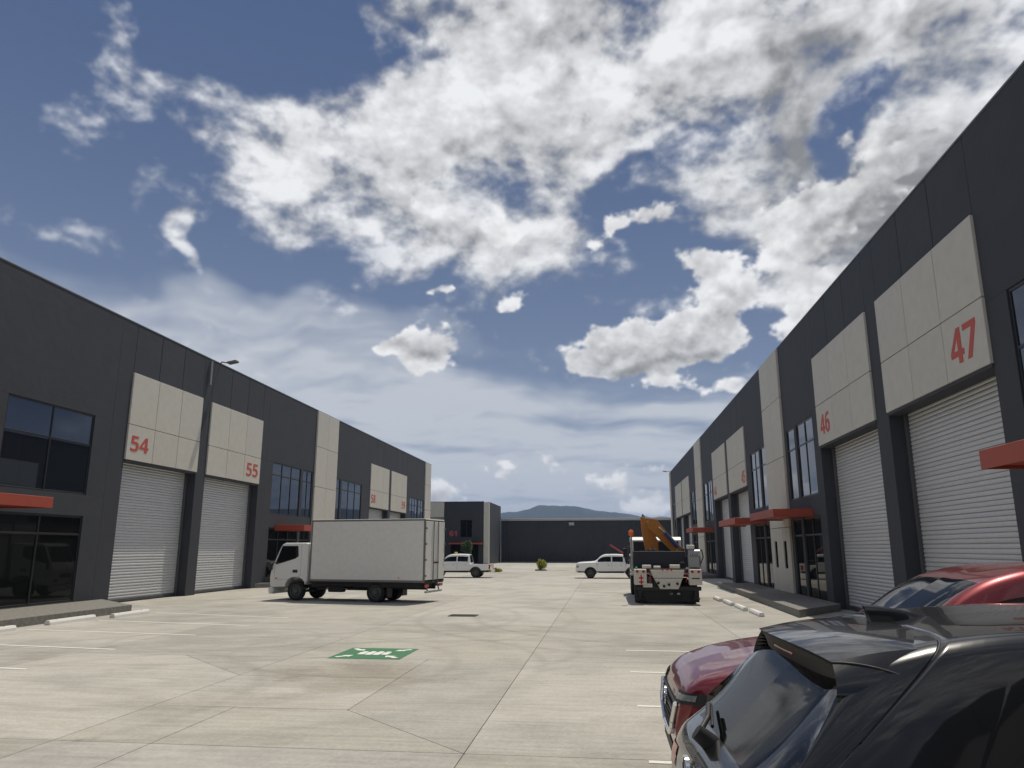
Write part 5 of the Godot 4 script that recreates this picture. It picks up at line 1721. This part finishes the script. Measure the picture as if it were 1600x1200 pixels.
		# front door outline as a narrow gap strip
		part(cab, "door_gap", Shape.new().tube([Vector3(2.9, 1.9, s * (hw - 0.004)), Vector3(2.9, 0.84, s * (hw - 0.004)), Vector3(3.5, 0.7, s * (hw - 0.004)), Vector3(3.93, 0.72, s * (hw - 0.004)), Vector3(3.96, 1.2, s * (hw - 0.004))], 0.006, 6), M.black_plastic)
	part(cab, "front_bumper", Shape.new().box(Vector3(4.08, 0.34, 0), Vector3(0.2, 0.24, 1.68), 0.05), M.white_body)
	part(cab, "grille", Shape.new().box(Vector3(4.14, 0.78, 0), Vector3(0.03, 0.14, 0.8), 0.01), M.black_plastic)
	for k in 2:
		part(cab, "seat", Shape.new().box(Vector3(3.05, 1.1, -0.35 + k * 0.7), Vector3(0.45, 0.14, 0.5), 0.05).box(Vector3(2.82, 1.42, -0.35 + k * 0.7), Vector3(0.14, 0.62, 0.48), 0.05), plain("grey_seat", lin(0.08, 0.08, 0.085), 0.9))
	part(cab, "dashboard", Shape.new().box(Vector3(3.82, 1.08, 0), Vector3(0.3, 0.26, 1.5), 0.06), M.black_plastic)
	part(cab, "cab_floor", Shape.new().span(Vector3(2.7, 0.84, -0.74), Vector3(3.9, 0.9, 0.74)), M.black_plastic)
	part(cab, "air_intake", Shape.new().tube([Vector3(2.56, 0.9, -0.62), Vector3(2.56, 1.9, -0.62)], 0.05, 10), M.black_plastic)

func crane_truck() -> void:
	var t := thing("crane_truck", "white truck with a folded orange loader crane and rear outriggers", "truck", Vector3(1.99, 0, -25.5), PI / 2)
	# its own frame: x forwards (down the yard), z to its right (positive x of the yard); the tail end stands at x = 0
	var white := worn("dirty_white", lin(0.68, 0.65, 0.58), 0.55, noise_picture("grime", 0.02, 5, 0.84, 1.0), 0.7, 0.1, 0.0, false)
	var orange := worn("crane_orange", lin(0.55, 0.20, 0.02), 0.5, noise_picture("grime", 0.02, 5, 0.84, 1.0), 1.1, 0.1, 0.0, false)
	var navy := worn("navy_board", lin(0.012, 0.015, 0.024), 0.6, noise_picture("mottle", 0.012, 5, 0.955, 1.0), 0.8, 0.1, 0.0, false)
	var blue := plain("blue_cylinder", lin(0.06, 0.075, 0.19), 0.4)
	# chassis, axles, flaps
	var ch := Shape.new()
	for s in [-1.0, 1.0]:
		ch.span(Vector3(0.1, 0.55, s * 0.34), Vector3(6.3, 0.8, s * 0.43), 0.008)
	for x in [0.15, 1.6, 3.2, 4.8]:
		ch.span(Vector3(x, 0.57, -0.34), Vector3(x + 0.1, 0.77, 0.34))
	ch.cyl(Vector3(0.95, 0.4, -0.9), Vector3(0.95, 0.4, 0.9), 0.08, 0.08, 10).cyl(Vector3(0.95, 0.4, -0.16), Vector3(0.95, 0.4, 0.16), 0.2, 0.2, 16)
	ch.cyl(Vector3(5.4, 0.4, -0.8), Vector3(5.4, 0.4, 0.8), 0.06, 0.06, 10)
	part(t, "chassis", ch, M.chassis)
	for s in [-1.0, 1.0]:
		wheel(t, Vector3(0.95, 0.41, s * 0.91), 0.41, 0.22, s, true)
		wheel(t, Vector3(0.95, 0.41, s * 0.66), 0.41, 0.22, s, true)
		wheel(t, Vector3(5.4, 0.41, s * 0.88), 0.41, 0.24, s, true)
		part(t, "mud_flap", Shape.new().span(Vector3(0.30, 0.06, s * 0.52), Vector3(0.325, 0.56, s * 1.04)), M.black_plastic)
		part(t, "mudguard", Shape.new().span(Vector3(0.33, 0.86, s * 0.5), Vector3(1.6, 0.9, s * 1.05), 0.01), M.black_plastic)
	part(t, "rear_flap", Shape.new().span(Vector3(0.335, 0.07, -1.04), Vector3(0.35, 0.56, 1.05)), M.black_plastic)
	part(t, "under_run_bar", Shape.new().span(Vector3(0.06, 0.44, -1.06), Vector3(0.16, 0.57, 1.1), 0.01), M.chassis)
	part(t, "tow_hook", Shape.new().tube([Vector3(0.06, 0.5, 0.1), Vector3(-0.06, 0.46, 0.1), Vector3(-0.06, 0.36, 0.1), Vector3(0.02, 0.34, 0.1)], 0.025), M.chassis)
	for z in [0.12, 0.36]:
		part(t, "rear_lamp", Shape.new().box(Vector3(0.05, 0.34, z), Vector3(0.03, 0.06, 0.1), 0.01), M.lamp_clear)
	# outrigger housings at the two corners, with their lamps
	for s in [-1.0, 1.0]:
		var o := holder(t, "outrigger_housing")
		var zc: float = -0.85 if s < 0 else 0.92
		part(o, "housing_box", Shape.new().box(Vector3(0.1, 0.87, zc), Vector3(0.34, 0.5, 0.41), 0.02), white)
		part(o, "leg_tube", Shape.new().cyl(Vector3(0.16, 0.2, zc), Vector3(0.16, 0.62, zc), 0.06, 0.06, 12), M.chassis)
		part(o, "foot_plate", Shape.new().cyl(Vector3(0.16, 0.16, zc), Vector3(0.16, 0.2, zc), 0.14, 0.14, 14), M.chassis)
		for k in 2:
			part(o, "lamp", Shape.new().cyl(Vector3(-0.07, 1.04, zc - 0.1 + k * 0.2), Vector3(-0.1, 1.04, zc - 0.1 + k * 0.2), 0.045, 0.04, 14), M.red_lamp)
		if s < 0:
			for k in 2:
				part(o, "reflector", Shape.new().box(Vector3(-0.076, 0.84 - k * 0.13, zc + 0.02), Vector3(0.012, 0.045, 0.15), 0.004), M.red_lamp)
			part(o, "reflector", Shape.new().box(Vector3(-0.076, 0.78, zc + 0.02), Vector3(0.014, 0.3, 0.04), 0.004), M.red_lamp)
		else:
			part(o, "plate", Shape.new().box(Vector3(-0.076, 0.83, zc), Vector3(0.012, 0.035, 0.26), 0.003), M.chassis)
	# the tapered tail piece between them
	var tail := holder(t, "tail_piece")
	part(tail, "upper_plate", Shape.new().prism(PackedVector2Array([Vector2(-0.52, 1.09), Vector2(0.58, 1.09), Vector2(0.52, 0.83), Vector2(-0.42, 0.83)]), Transform3D(Basis(Vector3(0, 0, 1), Vector3(0, 1, 0), Vector3(-1, 0, 0)), Vector3(0.28, 0, 0)), 0.26), white)
	part(tail, "lower_plate", Shape.new().prism(PackedVector2Array([Vector2(-0.41, 0.82), Vector2(0.5, 0.82), Vector2(0.36, 0.49), Vector2(-0.22, 0.49)]), Transform3D(Basis(Vector3(0, 0, 1), Vector3(0, 1, 0), Vector3(-1, 0, 0)), Vector3(0.28, 0, 0)), 0.3), white)
	for q in [[-0.28, 0.68], [0.06, 0.63], [0.33, 0.66], [-0.1, 0.58]]:
		part(tail, "pin", Shape.new().cyl(Vector3(-0.02, q[1], q[0]), Vector3(-0.06, q[1], q[0]), 0.045, 0.045, 12), M.chassis)
	for q in [-0.12, 0.03, 0.16]:
		part(tail, "marker_lamp", Shape.new().box(Vector3(0.01, 1.11, q), Vector3(0.04, 0.08, 0.045), 0.01), M.red_lamp)
	part(t, "green_lamp", Shape.new().box(Vector3(0.05, 1.16, -0.97), Vector3(0.07, 0.08, 0.09), 0.025), plain("green_lens", lin(0.06, 0.4, 0.2), 0.2))
	# gear lying on the deck edge
	for q in [[-0.62, 0.3, 0.12], [-0.28, 0.24, 0.09], [0.3, 0.34, 0.13]]:
		part(t, "tool_case", Shape.new().box(Vector3(0.34, 1.13 + q[2] / 2, q[0]), Vector3(0.2, q[2], q[1]), 0.02), white)
	for k in 3:
		var ring := []
		for i in 17:
			var a := TAU * i / 16.0
			ring.append(Vector3(0.3 + 0.02 * k, 1.24 + 0.09 * sin(a), 0.55 + 0.11 * cos(a)))
		part(t, "hose_coil", Shape.new().tube(ring, 0.016, 6), M.black_plastic)
	for z in [-0.55, 0.62]:
		part(t, "ratchet_strap", Shape.new().tube([Vector3(0.12, 1.12, z), Vector3(0.05, 0.9, z + 0.03), Vector3(0.07, 0.7, z)], 0.014, 6), M.red_lamp)
	part(t, "licence_board", Shape.new().box(Vector3(0.02, 0.6, -0.62), Vector3(0.02, 0.12, 0.3), 0.004), white)
	# deck and boards
	part(t, "deck", Shape.new().span(Vector3(0.2, 1.0, -1.04), Vector3(4.3, 1.12, 1.04), 0.01), navy)
	part(t, "headboard", Shape.new().span(Vector3(0.5, 1.125, -1.05), Vector3(0.56, 1.69, 0.68), 0.01), navy)
	for s in [-1.0, 1.0]:
		part(t, "side_board", Shape.new().span(Vector3(0.57, 1.125, s * 1.0), Vector3(4.2, 1.5, s * 1.04), 0.01), navy)
	# valve bank and tank on the corner
	var eq := holder(t, "control_stand")
	part(eq, "stand_box", Shape.new().box(Vector3(0.32, 1.35, 0.94), Vector3(0.3, 0.44, 0.4), 0.05), M.galv)
	part(eq, "oil_tank", Shape.new().cyl(Vector3(0.3, 1.62, 0.75), Vector3(0.3, 1.62, 1.13), 0.13, 0.13, 16), M.galv)
	part(eq, "breather", Shape.new().box(Vector3(0.32, 1.83, 0.84), Vector3(0.16, 0.14, 0.26), 0.02), white)
	for k in 4:
		part(eq, "lever", Shape.new().tube([Vector3(0.24, 1.5, 0.82 + k * 0.07), Vector3(0.13, 1.6 + 0.02 * (k % 2), 0.82 + k * 0.07)], 0.009, 6), M.chassis)
	part(eq, "hose", Shape.new().tube([Vector3(0.3, 1.68, 1.1), Vector3(0.3, 1.74, 1.2), Vector3(0.32, 1.5, 1.24), Vector3(0.34, 1.22, 1.12)], 0.018, 8), M.black_plastic)
	# beacon on its pole
	var bp := holder(t, "beacon_pole")
	part(bp, "pole", Shape.new().cyl(Vector3(0.2, 1.1, -1.1), Vector3(0.2, 2.2, -1.1), 0.03, 0.03, 10), M.galv)
	part(bp, "beacon", Shape.new().lathe([Vector2(0.085, 0.0), Vector2(0.085, 0.12), Vector2(0.05, 0.19), Vector2(0.001, 0.2)], Transform3D(Basis.IDENTITY, Vector3(0.2, 2.2, -1.1)), 16), M.amber)
	# the folded crane behind the cab
	var cr := holder(t, "loader_crane")
	var xf := Transform3D(Basis(Vector3(0, 0, 1), Vector3(0, 1, 0), Vector3(-1, 0, 0)), Vector3(2.75, 0, 0))
	part(cr, "crane_base", Shape.new().box(Vector3(2.58, 1.4, -0.25), Vector3(0.7, 0.6, 0.9), 0.04), M.chassis)
	part(cr, "crane_mast", Shape.new().prism(PackedVector2Array([Vector2(-0.5, 1.62), Vector2(-0.06, 1.62), Vector2(-0.06, 2.05), Vector2(-0.2, 2.3), Vector2(-0.04, 2.42), Vector2(-0.06, 2.8), Vector2(-0.66, 2.9), Vector2(-0.6, 2.2)]), xf, 0.3), orange)
	part(cr, "crane_arm", Shape.new().prism(PackedVector2Array([Vector2(-0.08, 2.8), Vector2(0.2, 2.42), Vector2(0.78, 1.76), Vector2(0.74, 1.62), Vector2(0.44, 1.62), Vector2(-0.16, 2.26), Vector2(-0.4, 2.48), Vector2(-0.5, 2.78)]), Transform3D(xf.basis, Vector3(2.42, 0, 0)), 0.2), orange)
	part(cr, "arm_cylinder", Shape.new().cyl(Vector3(2.14, 2.34, 0.16), Vector3(2.14, 1.84, 0.6), 0.07, 0.07, 14), blue)
	part(cr, "cylinder_rod", Shape.new().cyl(Vector3(2.14, 2.55, -0.03), Vector3(2.14, 2.34, 0.16), 0.035, 0.035, 12), M.chrome)
	for q in [[-0.42, 2.72], [-0.36, 1.75], [-0.2, 1.75], [0.58, 1.72]]:
		part(cr, "pivot_pin", Shape.new().cyl(Vector3(2.45, q[1], q[0]), Vector3(2.17, q[1], q[0]), 0.045, 0.045, 12), M.galv)
	part(cr, "hose_guide", Shape.new().tube([Vector3(2.5, 2.9, -0.6), Vector3(2.5, 3.0, -0.58), Vector3(2.5, 2.9, -0.5)], 0.02), M.chassis)
	part(cr, "tip_cap", Shape.new().box(Vector3(2.3, 1.7, 0.75), Vector3(0.22, 0.2, 0.05), 0.01), M.red_lamp)
	# tilt cab at the front
	var cab := holder(t, "cab")
	var o2 := PackedVector2Array([Vector2(4.75, 0.75), Vector2(6.4, 0.7), Vector2(6.5, 0.85), Vector2(6.48, 1.3), Vector2(6.15, 2.1), Vector2(6.0, 2.2), Vector2(4.9, 2.22), Vector2(4.75, 2.1)])
	part(cab, "cab_shell", Shape.new().prism(o2, Transform3D(Basis.IDENTITY, Vector3(0, 0, -0.98)), 1.96), M.white_body)
	part(cab, "rear_window", Shape.new().box(Vector3(4.745, 1.85, 0), Vector3(0.012, 0.36, 1.2), 0.004), M.car_glass)
	part(cab, "cab_guard", Shape.new().box(Vector3(4.69, 1.55, 0.0), Vector3(0.06, 1.04, 1.74), 0.02), navy)
	for s in [-1.0, 1.0]:
		part(cab, "door_window", Shape.new().prism(PackedVector2Array([Vector2(5.1, 1.4), Vector2(6.2, 1.35), Vector2(6.05, 2.0), Vector2(5.1, 2.05)]), Transform3D(Basis.IDENTITY, Vector3(0, 0, s * 0.981)), s * 0.006), M.car_glass)
		part(cab, "mirror", Shape.new().box(Vector3(6.3, 1.6, s * 1.16), Vector3(0.08, 0.4, 0.16), 0.03), M.black_plastic)
		part(cab, "mirror_arm", Shape.new().tube([Vector3(6.2, 1.85, s * 0.97), Vector3(6.3, 1.83, s * 1.16)], 0.014, 6), M.black_plastic)
	part(cab, "windshield", Shape.new().flat_pane(Vector3(6.478, 1.32, -0.85), Vector3(6.478, 1.32, 0.85), Vector3(6.16, 2.1, 0.85), Vector3(6.16, 2.1, -0.85)), M.car_glass)
	part(cab, "front_bumper", Shape.new().box(Vector3(6.45, 0.55, 0), Vector3(0.25, 0.3, 1.96), 0.05), M.white_body)

func vehicles() -> void:
	black_hatchback()
	red_suv()
	box_truck()
	crane_truck()
	pickup(Vector3(-9.15, 0, -47.2), "white double cab pickup with tail beside the corner unit, its front behind the box truck", false, true)
	pickup(Vector3(0.35, 0, -47.2), "white double cab pickup with a red boom over its roof beside the crane truck", true, false)
